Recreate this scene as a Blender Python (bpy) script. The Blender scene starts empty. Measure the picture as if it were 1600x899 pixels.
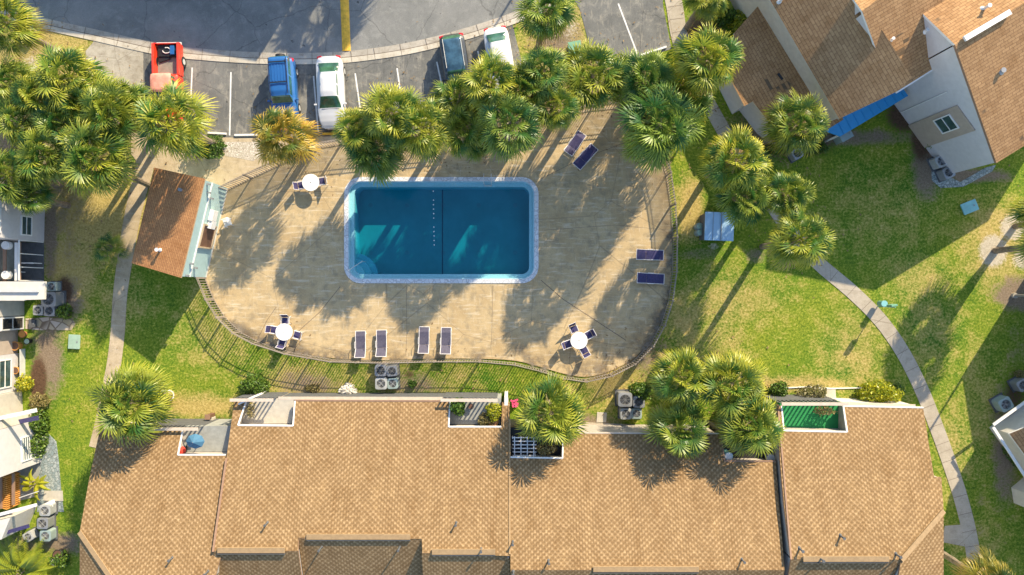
import bpy, bmesh, math, random
import numpy as np
from mathutils import Vector, Matrix, noise as mnoise
R = math.radians
# ------------------------------------------------------------------ camera, sky, sun, exposure
scene = bpy.context.scene
COL = scene.collection
CAM_H = 48.5
FPX = 1066.667
cam_d = bpy.data.cameras.new("camera"); cam = bpy.data.objects.new("camera", cam_d); COL.objects.link(cam)
cam_d.lens = 24; cam_d.sensor_width = 36; cam_d.clip_start = 0.5; cam_d.clip_end = 2000
cam.location = (0, 0, CAM_H); cam.rotation_euler = (0, 0, 0)
scene.camera = cam
SUN_EL = 28.0
SDX, SDY = -0.53, -0.85            # direction shadows fall on the ground
world = bpy.data.worlds.new("World"); scene.world = world; world.use_nodes = True
wn = world.node_tree.nodes; wl = world.node_tree.links; wn.clear()
wo = wn.new('ShaderNodeOutputWorld'); bg = wn.new('ShaderNodeBackground'); sky = wn.new('ShaderNodeTexSky')
sky.sky_type = 'NISHITA'; sky.sun_disc = False; sky.sun_elevation = R(SUN_EL)
sky.sun_rotation = math.atan2(-SDX, -SDY)
sky.air_density = 1.0; sky.dust_density = 0.6; sky.ozone_density = 1.0
bg.inputs[1].default_value = 0.15
wl.new(sky.outputs[0], bg.inputs[0]); wl.new(bg.outputs[0], wo.inputs[0])
sun_d = bpy.data.lights.new("sun", 'SUN'); sun = bpy.data.objects.new("sun", sun_d); COL.objects.link(sun)
sun_d.energy = 4.5; sun_d.angle = R(0.5); sun_d.color = (1.0, 0.84, 0.59)
ce = math.cos(R(SUN_EL)); n_ = math.hypot(SDX, SDY)
ldir = Vector((SDX/n_*ce, SDY/n_*ce, -math.sin(R(SUN_EL))))
sun.rotation_euler = ldir.to_track_quat('-Z', 'Y').to_euler(); sun.location = (30, 50, 60)
scene.view_settings.view_transform = 'Standard'; scene.view_settings.look = 'None'
scene.view_settings.exposure = 1.0; scene.view_settings.gamma = 1.0
scene.view_settings.use_curve_mapping = False
scene.cycles.max_bounces = 6; scene.cycles.transparent_max_bounces = 12
scene.cycles.diffuse_bounces = 3
rnd = random.Random(7)

# ------------------------------------------------------------------ helpers
def W(px, py, h=0.0):
    k = (CAM_H-h)/FPX
    return Vector(((px-800)*k, -(py-449.5)*k, h))
class Plane:                      # height = a + b*x + c*y
    def __init__(s, a, b, c): s.a, s.b, s.c = a, b, c
    @staticmethod
    def through(p, q, r):
        n = (q-p).cross(r-p); return Plane((n.dot(p))/n.z, -n.x/n.z, -n.y/n.z)
    def pt(s, px, py, dh=0.0):
        u = (px-800)/FPX; v = -(py-449.5)/FPX; k = s.b*u+s.c*v
        h = (s.a+dh+k*CAM_H)/(1+k)
        return Vector((u*(CAM_H-h), v*(CAM_H-h), h))
    def z(s, x, y): return s.a+s.b*x+s.c*y

class MB:
    def __init__(s): s.v = []; s.f = []; s.m = []; s.uv = {}
    def add(s, vs, fs, mi=0):
        o = len(s.v); s.v += [tuple(x) for x in vs]
        for f in fs: s.f.append(tuple(i+o for i in f)); s.m.append(mi)
    def box(s, c, size, rz=0.0, mi=0, rx=0.0):
        hx, hy, hz = size[0]/2, size[1]/2, size[2]/2
        m = Matrix.Rotation(rz, 3, 'Z') @ Matrix.Rotation(rx, 3, 'X')
        vs = [Vector(c)+m @ Vector((x*hx, y*hy, z*hz)) for x in (-1, 1) for y in (-1, 1) for z in (-1, 1)]
        s.add(vs, [(0,1,3,2),(4,6,7,5),(0,4,5,1),(2,3,7,6),(0,2,6,4),(1,5,7,3)], mi)
    def prism(s, poly, z0, z1, mi=0):       # z0/z1 number or list
        n = len(poly); zz0 = z0 if isinstance(z0, (list, tuple)) else [z0]*n; zz1 = z1 if isinstance(z1, (list, tuple)) else [z1]*n
        area = sum(poly[i][0]*poly[(i+1) % n][1]-poly[(i+1) % n][0]*poly[i][1] for i in range(n))
        idx = list(range(n))
        if area < 0: idx.reverse()
        vs = [(poly[i][0], poly[i][1], zz0[i]) for i in idx]+[(poly[i][0], poly[i][1], zz1[i]) for i in idx]
        fs = [(i, (i+1) % n, n+(i+1) % n, n+i) for i in range(n)]
        fs += [tuple(range(n, 2*n)), tuple(reversed(range(n)))]
        s.add(vs, fs, mi)
    def tube(s, path, r, seg=6, mi=0):
        path = [Vector(p) for p in path]; n = len(path); rr = r if isinstance(r, (list, tuple)) else [r]*n
        vs = []; up = Vector((0, 0, 1))
        for i, p in enumerate(path):
            d = (path[min(i+1, n-1)]-path[max(i-1, 0)]).normalized()
            a = d.cross(up)
            if a.length < 1e-3: a = Vector((1, 0, 0))
            a.normalize(); b = d.cross(a)
            for k in range(seg):
                t = 2*math.pi*k/seg; vs.append(p+(a*math.cos(t)+b*math.sin(t))*rr[i])
        fs = [(i*seg+k, i*seg+(k+1) % seg, (i+1)*seg+(k+1) % seg, (i+1)*seg+k) for i in range(n-1) for k in range(seg)]
        fs += [tuple(range(seg)), tuple((n-1)*seg+k for k in reversed(range(seg)))]
        s.add(vs, fs, mi)
    def cyl(s, c, r, z0, z1, seg=20, mi=0, r2=None):
        r2 = r if r2 is None else r2
        vs = [(c[0]+r*math.cos(2*math.pi*k/seg), c[1]+r*math.sin(2*math.pi*k/seg), z0) for k in range(seg)]
        vs += [(c[0]+r2*math.cos(2*math.pi*k/seg), c[1]+r2*math.sin(2*math.pi*k/seg), z1) for k in range(seg)]
        s.add(vs, [(k, (k+1) % seg, seg+(k+1) % seg, seg+k) for k in range(seg)]+[tuple(range(seg, 2*seg)), tuple(reversed(range(seg)))], mi)
    def quad(s, a, b, c, d, mi=0): s.add([a, b, c, d], [(0, 1, 2, 3)], mi)
    def build(s, name, mats, parent=None, smooth=False, bevel=0.0):
        me = bpy.data.meshes.new(name)
        vs = s.v
        if parent is not None:
            pm = ROOTM.get(parent.name)
            if pm is not None: vs = [pm @ Vector(v) for v in vs]
        me.from_pydata([tuple(v) for v in vs], [], s.f)
        if not isinstance(mats, (list, tuple)): mats = [mats]
        for m in mats: me.materials.append(m)
        if len(mats) > 1: me.polygons.foreach_set('material_index', s.m)
        if smooth: me.polygons.foreach_set('use_smooth', [True]*len(me.polygons))
        me.update()
        o = bpy.data.objects.new(name, me); COL.objects.link(o)
        if parent is not None: o.parent = parent
        if bevel:
            b = o.modifiers.new('bevel', 'BEVEL'); b.width = bevel; b.segments = 2; b.limit_method = 'ANGLE'
        return o
ROOTM = {}
def tag(o, label=None, cat=None, group=None, kind=None):
    if label: o['label'] = label
    if cat: o['category'] = cat
    if group: o['group'] = group
    if kind: o['kind'] = kind
    return o
def root(name, loc, rz=0.0, label=None, cat=None, group=None, world_parts=False):
    o = bpy.data.objects.new(name, None); COL.objects.link(o); o.location = loc; o.rotation_euler = (0, 0, rz); o.empty_display_size = 0.3
    tag(o, label, cat, group)
    if world_parts: ROOTM[o.name] = (Matrix.Translation(Vector(loc)) @ Matrix.Rotation(rz, 4, 'Z')).inverted()
    return o
def dup(src, loc, rz, label, group=None, scale=None):
    r = src.copy(); COL.objects.link(r); r.location = loc; r.rotation_euler = (0, 0, rz)
    if scale: r.scale = scale
    tag(r, label, None, group)
    for ch in list(src.children):
        c = ch.copy(); COL.objects.link(c); c.parent = r
        for g in list(ch.children):
            d = g.copy(); COL.objects.link(d); d.parent = c
    return r

def offset_poly(poly, d):          # positive d = inward for any winding
    n = len(poly); P = [Vector((p[0], p[1])) for p in poly]
    area = sum(P[i].x*P[(i+1) % n].y-P[(i+1) % n].x*P[i].y for i in range(n)); sg = 1 if area > 0 else -1
    out = []
    for i in range(n):
        a, b, c = P[i-1], P[i], P[(i+1) % n]
        e1 = (b-a).normalized(); e2 = (c-b).normalized()
        n1 = Vector((-e1.y, e1.x))*sg; n2 = Vector((-e2.y, e2.x))*sg
        bis = n1+n2
        if bis.length < 1e-4: bis = n1
        bis.normalize(); k = d/max(0.35, bis.dot(n1)); out.append(b+bis*k)
    return out

def smooth_path(pts, n=6):
    out = []
    for i in range(len(pts)-1):
        p0 = pts[max(i-1, 0)]; p1 = pts[i]; p2 = pts[i+1]; p3 = pts[min(i+2, len(pts)-1)]
        for k in range(n):
            t = k/n
            out.append(tuple(0.5*((2*p1[j])+(-p0[j]+p2[j])*t+(2*p0[j]-5*p1[j]+4*p2[j]-p3[j])*t*t+(-p0[j]+3*p1[j]-3*p2[j]+p3[j])*t**3) for j in range(2)))
    out.append(tuple(pts[-1])); return out

# ------------------------------------------------------------------ materials
class NT:
    def __init__(s, name):
        s.mat = bpy.data.materials.new(name); s.mat.use_nodes = True; s.n = s.mat.node_tree.nodes; s.l = s.mat.node_tree.links
        s.b = s.n['Principled BSDF']; s.out = s.n['Material Output']
    def node(s, t, **kw):
        x = s.n.new(t)
        for k, v in kw.items():
            if k.startswith('i_'): x.inputs[k[2:].replace('_', ' ')].default_value = v
            else: setattr(x, k, v)
        return x
    def link(s, a, b): s.l.new(a, b)
    def noise(s, scale, detail=4, rough=0.55, coord=None, dim='3D', dist=0.0):
        x = s.node('ShaderNodeTexNoise'); x.inputs['Scale'].default_value = scale; x.inputs['Detail'].default_value = detail
        x.inputs['Roughness'].default_value = rough; x.inputs['Distortion'].default_value = dist
        if coord is not None: s.link(coord, x.inputs['Vector'])
        return x.outputs['Fac']
    def ramp(s, fac, stops):
        x = s.node('ShaderNodeValToRGB'); e = x.color_ramp.elements
        e[0].position = stops[0][0]; e[0].color = (*stops[0][1], 1) if not isinstance(stops[0][1], float) else (stops[0][1],)*3+(1,)
        e[1].position = stops[-1][0]; e[1].color = (*stops[-1][1], 1) if not isinstance(stops[-1][1], float) else (stops[-1][1],)*3+(1,)
        for p, c in stops[1:-1]:
            q = e.new(p); q.color = (*c, 1) if not isinstance(c, float) else (c, c, c, 1)
        s.link(fac, x.inputs['Fac']); return x.outputs['Color']
    def mix(s, fac, a, b, mode='MIX'):
        x = s.node('ShaderNodeMix', data_type='RGBA', blend_type=mode)
        for si, v in ((0, fac), (6, a), (7, b)):
            sock = x.inputs[si]
            if isinstance(v, (int, float)): sock.default_value = v if si == 0 else (v, v, v, 1)
            elif isinstance(v, tuple): sock.default_value = (*v, 1)
            else: s.link(v, sock)
        return x.outputs[2]
    def math(s, op, a, b=None):
        x = s.node('ShaderNodeMath', operation=op)
        for i, v in enumerate((a, b)):
            if v is None: continue
            if isinstance(v, (int, float)): x.inputs[i].default_value = v
            else: s.link(v, x.inputs[i])
        return x.outputs[0]
    def coord(s, which='Object', scale=None, rz=0.0):
        x = s.node('ShaderNodeTexCoord').outputs[which]
        if scale or rz:
            m = s.node('ShaderNodeMapping'); s.link(x, m.inputs['Vector'])
            if scale: m.inputs['Scale'].default_value = scale
            m.inputs['Rotation'].default_value = (0, 0, rz); x = m.outputs[0]
        return x
    def pos(s, scale=None, rz=0.0):
        x = s.node('ShaderNodeNewGeometry').outputs['Position']
        if scale or rz:
            m = s.node('ShaderNodeMapping'); s.link(x, m.inputs['Vector'])
            if scale: m.inputs['Scale'].default_value = scale
            m.inputs['Rotation'].default_value = (0, 0, rz); x = m.outputs[0]
        return x
    def attr(s, name, out='Fac'):
        x = s.node('ShaderNodeAttribute'); x.attribute_name = name; return x.outputs[out]
    def bump(s, h, strength=0.3, dist=0.05):
        x = s.node('ShaderNodeBump'); x.inputs['Strength'].default_value = strength; x.inputs['Distance'].default_value = dist
        s.link(h, x.inputs['Height']); s.link(x.outputs[0], s.b.inputs['Normal'])
    def base(s, c):
        if isinstance(c, tuple): s.b.inputs['Base Color'].default_value = (*c, 1)
        else: s.link(c, s.b.inputs['Base Color'])
    def set(s, rough=0.6, metal=0.0, spec=None):
        s.b.inputs['Roughness'].default_value = rough; s.b.inputs['Metallic'].default_value = metal
        if spec is not None: s.b.inputs['Specular IOR Level'].default_value = spec

def plain(name, c, rough=0.6, metal=0.0, var=0.12, vscale=3.0, spec=None, coat=0.0):
    t = NT(name); co = t.coord('Object')
    f = t.noise(vscale, 5, 0.6, co)
    lo = tuple(x*(1-var) for x in c); hi = tuple(min(1, x*(1+var)) for x in c)
    t.base(t.ramp(f, [(0.3, lo), (0.7, hi)])); t.set(rough, metal, spec)
    if coat: t.b.inputs['Coat Weight'].default_value = coat; t.b.inputs['Coat Roughness'].default_value = 0.06
    return t.mat

def make_lawn():
    t = NT('lawn_ground'); p = t.pos()
    big = t.noise(0.16, 3, 0.6, p); mid = t.noise(0.9, 4, 0.65, p); fine = t.noise(6.0, 5, 0.75, p); blade = t.noise(19, 3, 0.8, p)
    green = t.ramp(mid, [(0.25, (0.040, 0.145, 0.018)), (0.5, (0.105, 0.215, 0.016)), (0.75, (0.225, 0.290, 0.020))])
    yel = t.ramp(fine, [(0.3, (0.180, 0.250, 0.018)), (0.7, (0.390, 0.370, 0.045))])
    m = t.math('MULTIPLY', t.ramp(t.mix(0.5, big, fine), [(0.40, 0.0), (0.60, 1.0)]), 0.7)
    c = t.mix(m, green, yel)
    fv = t.ramp(t.mix(0.5, fine, blade), [(0.3, 0.30), (0.5, 1.0), (0.7, 1.8)])
    c = t.mix(1.0, c, fv, 'MULTIPLY')
    dry = t.ramp(fine, [(0.25, (0.20, 0.16, 0.05)), (0.5, (0.48, 0.37, 0.12)), (0.75, (0.68, 0.55, 0.24))])
    dm = t.ramp(t.math('ADD', t.attr('dry'), t.math('MULTIPLY', t.math('SUBTRACT', t.mix(0.5, mid, fine), 0.5), 2.2)), [(0.10, 0.0), (0.55, 1.0)])
    c = t.mix(dm, c, dry)
    dirt = t.ramp(t.mix(0.6, fine, blade), [(0.3, (0.11, 0.075, 0.05)), (0.5, (0.25, 0.19, 0.13)), (0.7, (0.42, 0.34, 0.25))])
    rm = t.ramp(t.math('ADD', t.attr('dirt'), t.math('MULTIPLY', t.math('SUBTRACT', t.mix(0.5, mid, fine), 0.5), 1.5)), [(0.30, 0.0), (0.62, 1.0)])
    c = t.mix(rm, c, dirt)
    sand = t.ramp(fine, [(0.3, (0.42, 0.35, 0.25)), (0.7, (0.66, 0.6, 0.48))])
    sm = t.ramp(t.math('ADD', t.attr('sand'), t.math('MULTIPLY', t.math('SUBTRACT', fine, 0.5), 0.8)), [(0.4, 0.0), (0.6, 1.0)])
    c = t.mix(sm, c, sand)
    mul = t.ramp(fine, [(0.3, (0.055, 0.032, 0.02)), (0.7, (0.17, 0.10, 0.06))])
    mm = t.ramp(t.math('ADD', t.attr('mulch'), t.math('MULTIPLY', t.math('SUBTRACT', fine, 0.5), 0.8)), [(0.4, 0.0), (0.6, 1.0)])
    c = t.mix(mm, c, mul)
    t.base(c); t.set(0.9, spec=0.15); t.bump(t.mix(0.5, fine, blade), 0.8, 0.12); return t.mat
def make_concrete(name, a, b, stain, streak=0.35, rz=0.3, pale=(0.62, 0.58, 0.5)):
    t = NT(name); p = t.pos()
    big = t.noise(0.35, 5, 0.65, p); mid = t.noise(1.7, 6, 0.7, p); fine = t.noise(22, 4, 0.7, p)
    c = t.ramp(big, [(0.32, a), (0.62, b)])
    c = t.mix(t.ramp(mid, [(0.48, 0.0), (0.72, 0.85)]), c, stain)
    st = t.noise(2.2, 5, 0.7, t.pos((0.35, 2.6, 1), rz)); st2 = t.noise(2.6, 5, 0.7, t.pos((3.0, 0.4, 1), rz*0.4))
    c = t.mix(t.math('MULTIPLY', t.ramp(st, [(0.53, 0.0), (0.66, 0.8)]), streak), c, pale)
    c = t.mix(t.math('MULTIPLY', t.ramp(st2, [(0.58, 0.0), (0.72, 1.0)]), streak*0.8), c, pale)
    c = t.mix(1.0, c, t.ramp(fine, [(0.3, 0.84), (0.7, 1.14)]), 'MULTIPLY')
    crk = t.node('ShaderNodeTexVoronoi', feature='DISTANCE_TO_EDGE'); crk.inputs['Scale'].default_value = 0.16
    wob = t.mix(0.12, p, t.node('ShaderNodeTexNoise').outputs['Color']); t.link(wob, crk.inputs['Vector'])
    c = t.mix(t.math('MULTIPLY', t.ramp(crk.outputs['Distance'], [(0.0, 1.0), (0.004, 0.0)]), 0.45), c, (0.12, 0.09, 0.06))
    t.base(c); t.set(0.85, spec=0.2); t.bump(fine, 0.15, 0.02); return t.mat
def make_asphalt(name, a, b, pale, amt=0.5, streak=0.15):
    t = NT(name); p = t.pos()
    big = t.noise(0.28, 5, 0.65, p, dist=0.6); mid = t.noise(1.3, 6, 0.72, p, dist=0.4); fine = t.noise(30, 3, 0.8, p)
    c = t.ramp(big, [(0.35, a), (0.65, b)])
    c = t.mix(t.math('MULTIPLY', t.ramp(mid, [(0.5, 0.0), (0.72, 1.0)]), amt), c, pale)
    spot = t.noise(2.6, 2, 0.5, p)
    c = t.mix(t.ramp(spot, [(0.70, 0.0), (0.76, 0.7)]), c, (0.03, 0.03, 0.032))
    c = t.mix(1.0, c, t.ramp(fine, [(0.3, 0.75), (0.7, 1.25)]), 'MULTIPLY')
    crk = t.node('ShaderNodeTexVoronoi', feature='DISTANCE_TO_EDGE'); crk.inputs['Scale'].default_value = 0.22
    wn2 = t.node('ShaderNodeTexNoise'); wn2.inputs['Scale'].default_value = 1.2; wn2.inputs['Detail'].default_value = 6; t.link(p, wn2.inputs['Vector'])
    t.link(t.mix(0.25, p, wn2.outputs['Color'], 'LINEAR_LIGHT'), crk.inputs['Vector'])
    c = t.mix(t.math('MULTIPLY', t.ramp(crk.outputs['Distance'], [(0.0, 1.0), (0.006, 0.0)]), 0.55), c, (0.04, 0.04, 0.04))
    st = t.noise(1.6, 5, 0.75, t.pos((2.4, 0.35, 1), 0.08))
    c = t.mix(t.math('MULTIPLY', t.ramp(st, [(0.55, 0.0), (0.72, 1.0)]), streak), c, (0.38, 0.35, 0.29))
    c = t.mix(t.math('MULTIPLY', t.ramp(st, [(0.28, 1.0), (0.42, 0.0)]), streak), c, (0.06, 0.058, 0.055))
    t.base(c); t.set(0.85, spec=0.25); t.bump(fine, 0.2, 0.02); return t.mat
def make_shingle(name, a, b, mort, row=0.15, wid=0.3, blot=0.5, dots=False):
    t = NT(name); uv = t.coord('UV')
    br = t.node('ShaderNodeTexBrick', offset=0.5)
    t.link(uv, br.inputs['Vector'])
    br.inputs['Color1'].default_value = (*a, 1); br.inputs['Color2'].default_value = (*b, 1); br.inputs['Mortar'].default_value = (*mort, 1)
    br.inputs['Scale'].default_value = 1.0; br.inputs['Mortar Size'].default_value = 0.018; br.inputs['Mortar Smooth'].default_value = 0.3
    br.inputs['Brick Width'].default_value = wid; br.inputs['Row Height'].default_value = row; br.inputs['Bias'].default_value = 0.0
    c = br.outputs['Color']
    m = t.node('ShaderNodeMapping'); t.link(uv, m.inputs['Vector']); m.inputs['Scale'].default_value = (1.5, 0.5, 1)
    bl = t.noise(0.9, 5, 0.7, m.outputs[0]); fine = t.noise(9, 4, 0.8, uv)
    c = t.mix(1.0, c, t.ramp(bl, [(0.3, (0.84, 0.79, 0.72)), (0.5, (1.0, 1.0, 1.0)), (0.7, (1.16, 1.16, 1.14))]), 'MULTIPLY')
    c = t.mix(1.0, c, t.ramp(fine, [(0.3, 0.82), (0.7, 1.18)]), 'MULTIPLY')
    if dots:
        sp = t.node('ShaderNodeSeparateXYZ'); t.link(uv, sp.inputs[0]); tau = 2*math.pi
        ua = t.math('MULTIPLY', sp.outputs[0], tau/0.36); va_ = t.math('MULTIPLY', sp.outputs[1], tau/0.34)
        d = t.math('ADD', t.math('COSINE', t.math('ADD', ua, va_)), t.math('COSINE', t.math('SUBTRACT', ua, va_)))
        dn = t.noise(2.6, 4, 0.8, uv); d = t.math('ADD', d, t.math('MULTIPLY', t.math('SUBTRACT', dn, 0.5), 5.5))
        c = t.mix(1.0, c, t.ramp(t.math('ADD', t.math('MULTIPLY', d, 0.25), 0.5), [(0.30, (0.92, 0.90, 0.86)), (0.68, (1.0, 1.0, 1.0)), (0.86, (1.62, 1.70, 1.85))]), 'MULTIPLY')
    # a few replaced dark tabs
    v = t.node('ShaderNodeTexBrick', offset=0.5); t.link(uv, v.inputs['Vector']); v.inputs['Scale'].default_value = 1.0
    v.inputs['Brick Width'].default_value = wid*2; v.inputs['Row Height'].default_value = row; v.inputs['Mortar Size'].default_value = 0
    v.inputs['Color1'].default_value = (0, 0, 0, 1); v.inputs['Color2'].default_value = (1, 1, 1, 1)
    pch = t.noise(0.45, 2, 0.5, uv)
    k = t.math('MULTIPLY', t.ramp(v.outputs['Color'], [(0.86, 0.0), (0.9, 1.0)]), t.ramp(pch, [(0.60, 0.0), (0.64, 1.0)]))
    c = t.mix(t.math('MULTIPLY', k, blot), c, (0.12, 0.09, 0.06))
    t.base(c); t.set(0.9, spec=0.15); t.bump(br.outputs['Fac'], -0.35, 0.02); return t.mat
def make_leaf(name, young, tip, old, trans=0.35):
    t = NT(name); age = t.attr('age'); tp = t.attr('tip')
    info = t.node('ShaderNodeObjectInfo').outputs['Random']
    n = t.noise(3.0, 3, 0.6, t.coord('Object'))
    c = t.mix(t.math('MULTIPLY', t.math('ADD', tp, t.math('MULTIPLY', t.math('SUBTRACT', n, 0.5), 0.8)), 1.0), young, tip)
    c = t.mix(t.ramp(age, [(0.80, 0.0), (0.97, 1.0)]), c, old)
    c = t.mix(1.0, c, t.ramp(info, [(0.0, (0.80, 0.88, 0.9)), (1.0, (1.2, 1.12, 1.0))]), 'MULTIPLY')
    t.base(c); t.set(0.42, spec=0.5)
    tr = t.node('ShaderNodeBsdfTranslucent'); t.link(c, tr.inputs[0]); ms = t.node('ShaderNodeMixShader'); ms.inputs[0].default_value = trans
    t.link(t.b.outputs[0], ms.inputs[1]); t.link(tr.outputs[0], ms.inputs[2]); t.link(ms.outputs[0], t.out.inputs['Surface']); return t.mat
def make_glass(name, c, rough=0.05):
    t = NT(name); n = t.noise(2.0, 3, 0.6, t.coord('Object')); t.base(t.ramp(n, [(0.35, tuple(x*0.5 for x in c)), (0.65, c)])); t.set(rough, 0, 0.8); return t.mat
def make_water():
    t = NT('pool_water'); n = t.noise(2.5, 3, 0.5, t.pos())
    bmp = t.node('ShaderNodeBump'); bmp.inputs['Strength'].default_value = 0.35; bmp.inputs['Distance'].default_value = 0.05; t.link(n, bmp.inputs['Height'])
    tr = t.node('ShaderNodeBsdfTransparent'); gl = t.node('ShaderNodeBsdfGlossy'); gl.inputs['Roughness'].default_value = 0.03
    t.link(bmp.outputs[0], gl.inputs['Normal']); 
    ms = t.node('ShaderNodeMixShader'); ms.inputs[0].default_value = 0.035; t.link(tr.outputs[0], ms.inputs[1]); t.link(gl.outputs[0], ms.inputs[2])
    t.link(ms.outputs[0], t.out.inputs['Surface'])
    va = t.node('ShaderNodeVolumeAbsorption'); va.inputs['Color'].default_value = (0.0, 0.775, 0.855, 1); va.inputs['Density'].default_value = 0.95
    t.link(va.outputs[0], t.out.inputs['Volume']); return t.mat
def make_stone(name, c1, c2, mort, scale):
    t = NT(name); p = t.pos(); v = t.node('ShaderNodeTexVoronoi'); v.inputs['Scale'].default_value = scale; t.link(p, v.inputs['Vector'])
    e = t.node('ShaderNodeTexVoronoi', feature='DISTANCE_TO_EDGE'); e.inputs['Scale'].default_value = scale; t.link(p, e.inputs['Vector'])
    c = t.mix(t.node('ShaderNodeSeparateColor').outputs[0] if False else t.ramp(v.outputs['Color'], [(0.2, 0.0), (0.8, 1.0)]), c1, c2)
    c = t.mix(t.ramp(e.outputs['Distance'], [(0.02, 1.0), (0.08, 0.0)]), c, mort); t.base(c); t.set(0.85); return t.mat

M = {}
M['lawn'] = make_lawn()
M['deck'] = make_concrete('deck_concrete', (0.43, 0.31, 0.16), (0.55, 0.42, 0.235), (0.27, 0.225, 0.15), 0.85, 0.45, (0.66, 0.57, 0.41))
M['path'] = make_concrete('path_concrete', (0.40, 0.35, 0.27), (0.50, 0.44, 0.35), (0.34, 0.29, 0.22), 0.2, 0.9)
M['path_tan'] = make_concrete('tan_path_concrete', (0.42, 0.33, 0.20), (0.55, 0.45, 0.31), (0.32, 0.25, 0.16), 0.3, 0.9)
M['slab'] = make_concrete('slab_concrete', (0.34, 0.31, 0.25), (0.50, 0.46, 0.38), (0.24, 0.20, 0.15), 0.35, 0.2)
M['road'] = make_asphalt('road_asphalt', (0.17, 0.175, 0.17), (0.255, 0.255, 0.245), (0.33, 0.33, 0.31), 0.6)
M['lot'] = make_asphalt('lot_asphalt', (0.12, 0.122, 0.118), (0.20, 0.20, 0.188), (0.36, 0.34, 0.29), 0.75, 0.7)
M['gutter'] = make_concrete('gutter_concrete', (0.36, 0.33, 0.28), (0.48, 0.44, 0.38), (0.26, 0.22, 0.17), 0.25, 0.0)
M['kerb'] = make_concrete('kerb_concrete', (0.50, 0.46, 0.38), (0.62, 0.57, 0.48), (0.34, 0.28, 0.2), 0.25, 0.0)
M['paint_white'] = plain('line_paint', (0.72, 0.72, 0.70), 0.7, var=0.15, vscale=6)
M['yellow'] = plain('yellow_paint', (0.72, 0.42, 0.04), 0.7, var=0.25, vscale=4)
M['coping'] = make_stone('coping_stone', (0.60, 0.62, 0.64), (0.74, 0.75, 0.76), (0.45, 0.45, 0.46), 3.2)
M['pool_tile'] = plain('pool_tile', (0.36, 0.60, 0.66), 0.3, var=0.08, vscale=8)
M['plaster'] = plain('pool_plaster', (0.22, 0.44, 0.43), 0.7, var=0.1, vscale=0.8)
M['pool_dark'] = plain('pool_marking', (0.04, 0.09, 0.14), 0.6)
M['water'] = make_water()
M['shingle'] = make_shingle('tan_shingle', (0.290, 0.190, 0.096), (0.235, 0.150, 0.074), (0.17, 0.11, 0.055), 0.17, 0.34, 0.0, True)
M['shingle_b'] = make_shingle('orange_tan_shingle', (0.44, 0.262, 0.128), (0.35, 0.20, 0.095), (0.21, 0.12, 0.06), 0.2, 0.5, 0.9)
M['shingle_c'] = make_shingle('rust_shingle', (0.46, 0.235, 0.10), (0.38, 0.185, 0.08), (0.25, 0.12, 0.055), 0.13, 0.4, 0.0)
M['ridge'] = plain('ridge_shingle', (0.34, 0.23, 0.12), 0.85, var=0.15, vscale=5)
M['white'] = plain('white_paint', (0.78, 0.77, 0.74), 0.55, var=0.05)
M['cream'] = plain('cream_stucco', (0.62, 0.59, 0.53), 0.85, var=0.08)
M['stucco'] = plain('grey_stucco', (0.46, 0.43, 0.37), 0.9, var=0.1)
M['row_stucco'] = plain('tan_grey_stucco', (0.40, 0.36, 0.31), 0.9, var=0.12)
M['wall_white'] = plain('white_stucco', (0.56, 0.54, 0.54), 0.85, var=0.06)
M['tan_wall'] = plain('tan_siding', (0.42, 0.34, 0.27), 0.8, var=0.08)
M['teal_wall'] = plain('pale_teal_siding', (0.40, 0.56, 0.56), 0.7, var=0.06)
M['dark_wall'] = plain('dark_grey_boards', (0.10, 0.105, 0.11), 0.8, var=0.2)
M['cap'] = plain('tan_wall_cap', (0.60, 0.50, 0.40), 0.7)
M['brown'] = plain('brown_wood', (0.15, 0.08, 0.05), 0.7, var=0.3)
M['brown_trim'] = plain('brown_trim', (0.28, 0.17, 0.11), 0.7)
M['glass'] = make_glass('window_glass', (0.05, 0.10, 0.11))
M['glass_dark'] = make_glass('dark_glass', (0.012, 0.016, 0.02))
M['car_glass'] = make_glass('car_glass', (0.05, 0.15, 0.085), 0.08)
M['fence'] = plain('bronze_fence_paint', (0.26, 0.22, 0.18), 0.45, var=0.15)
M['fence_rail'] = plain('weathered_fence_rail', (0.34, 0.29, 0.24), 0.5, var=0.25, vscale=1.0)
M['trunk'] = plain('palm_bark', (0.24, 0.19, 0.14), 0.95, var=0.4, vscale=5)
M['metal'] = plain('grey_metal', (0.30, 0.31, 0.32), 0.45, 0.3, var=0.1)
M['metal_pale'] = plain('pale_metal', (0.62, 0.62, 0.60), 0.45, 0.1, var=0.08)
M['ac_pale'] = plain('weathered_grey_cabinet', (0.40, 0.41, 0.40), 0.5, 0.1, var=0.15)
M['metal_teal'] = plain('grey_green_metal', (0.30, 0.38, 0.37), 0.5, 0.1, var=0.1)
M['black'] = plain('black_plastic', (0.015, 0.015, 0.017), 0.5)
M['fan'] = plain('fan_blade', (0.05, 0.05, 0.06), 0.4, 0.4)
M['green_box'] = plain('green_utility_paint', (0.16, 0.36, 0.24), 0.6)
M['aqua_box'] = plain('aqua_utility_cover', (0.22, 0.50, 0.52), 0.6)
M['pale_green'] = plain('pale_green_cover', (0.30, 0.44, 0.34), 0.7)
M['navy'] = plain('navy_sling', (0.045, 0.04, 0.12), 0.7, var=0.25, vscale=8)
M['navy_pale'] = plain('faded_sling', (0.085, 0.078, 0.115), 0.7, var=0.2, vscale=8)
M['frame_white'] = plain('white_frame', (0.75, 0.73, 0.72), 0.4)
M['table_white'] = plain('white_table_top', (0.85, 0.84, 0.80), 0.35, var=0.02)
M['turf'] = plain('green_turf', (0.02, 0.24, 0.07), 0.9, var=0.1)
M['patio'] = plain('patio_slab', (0.50, 0.46, 0.38), 0.85, var=0.12)
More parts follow.
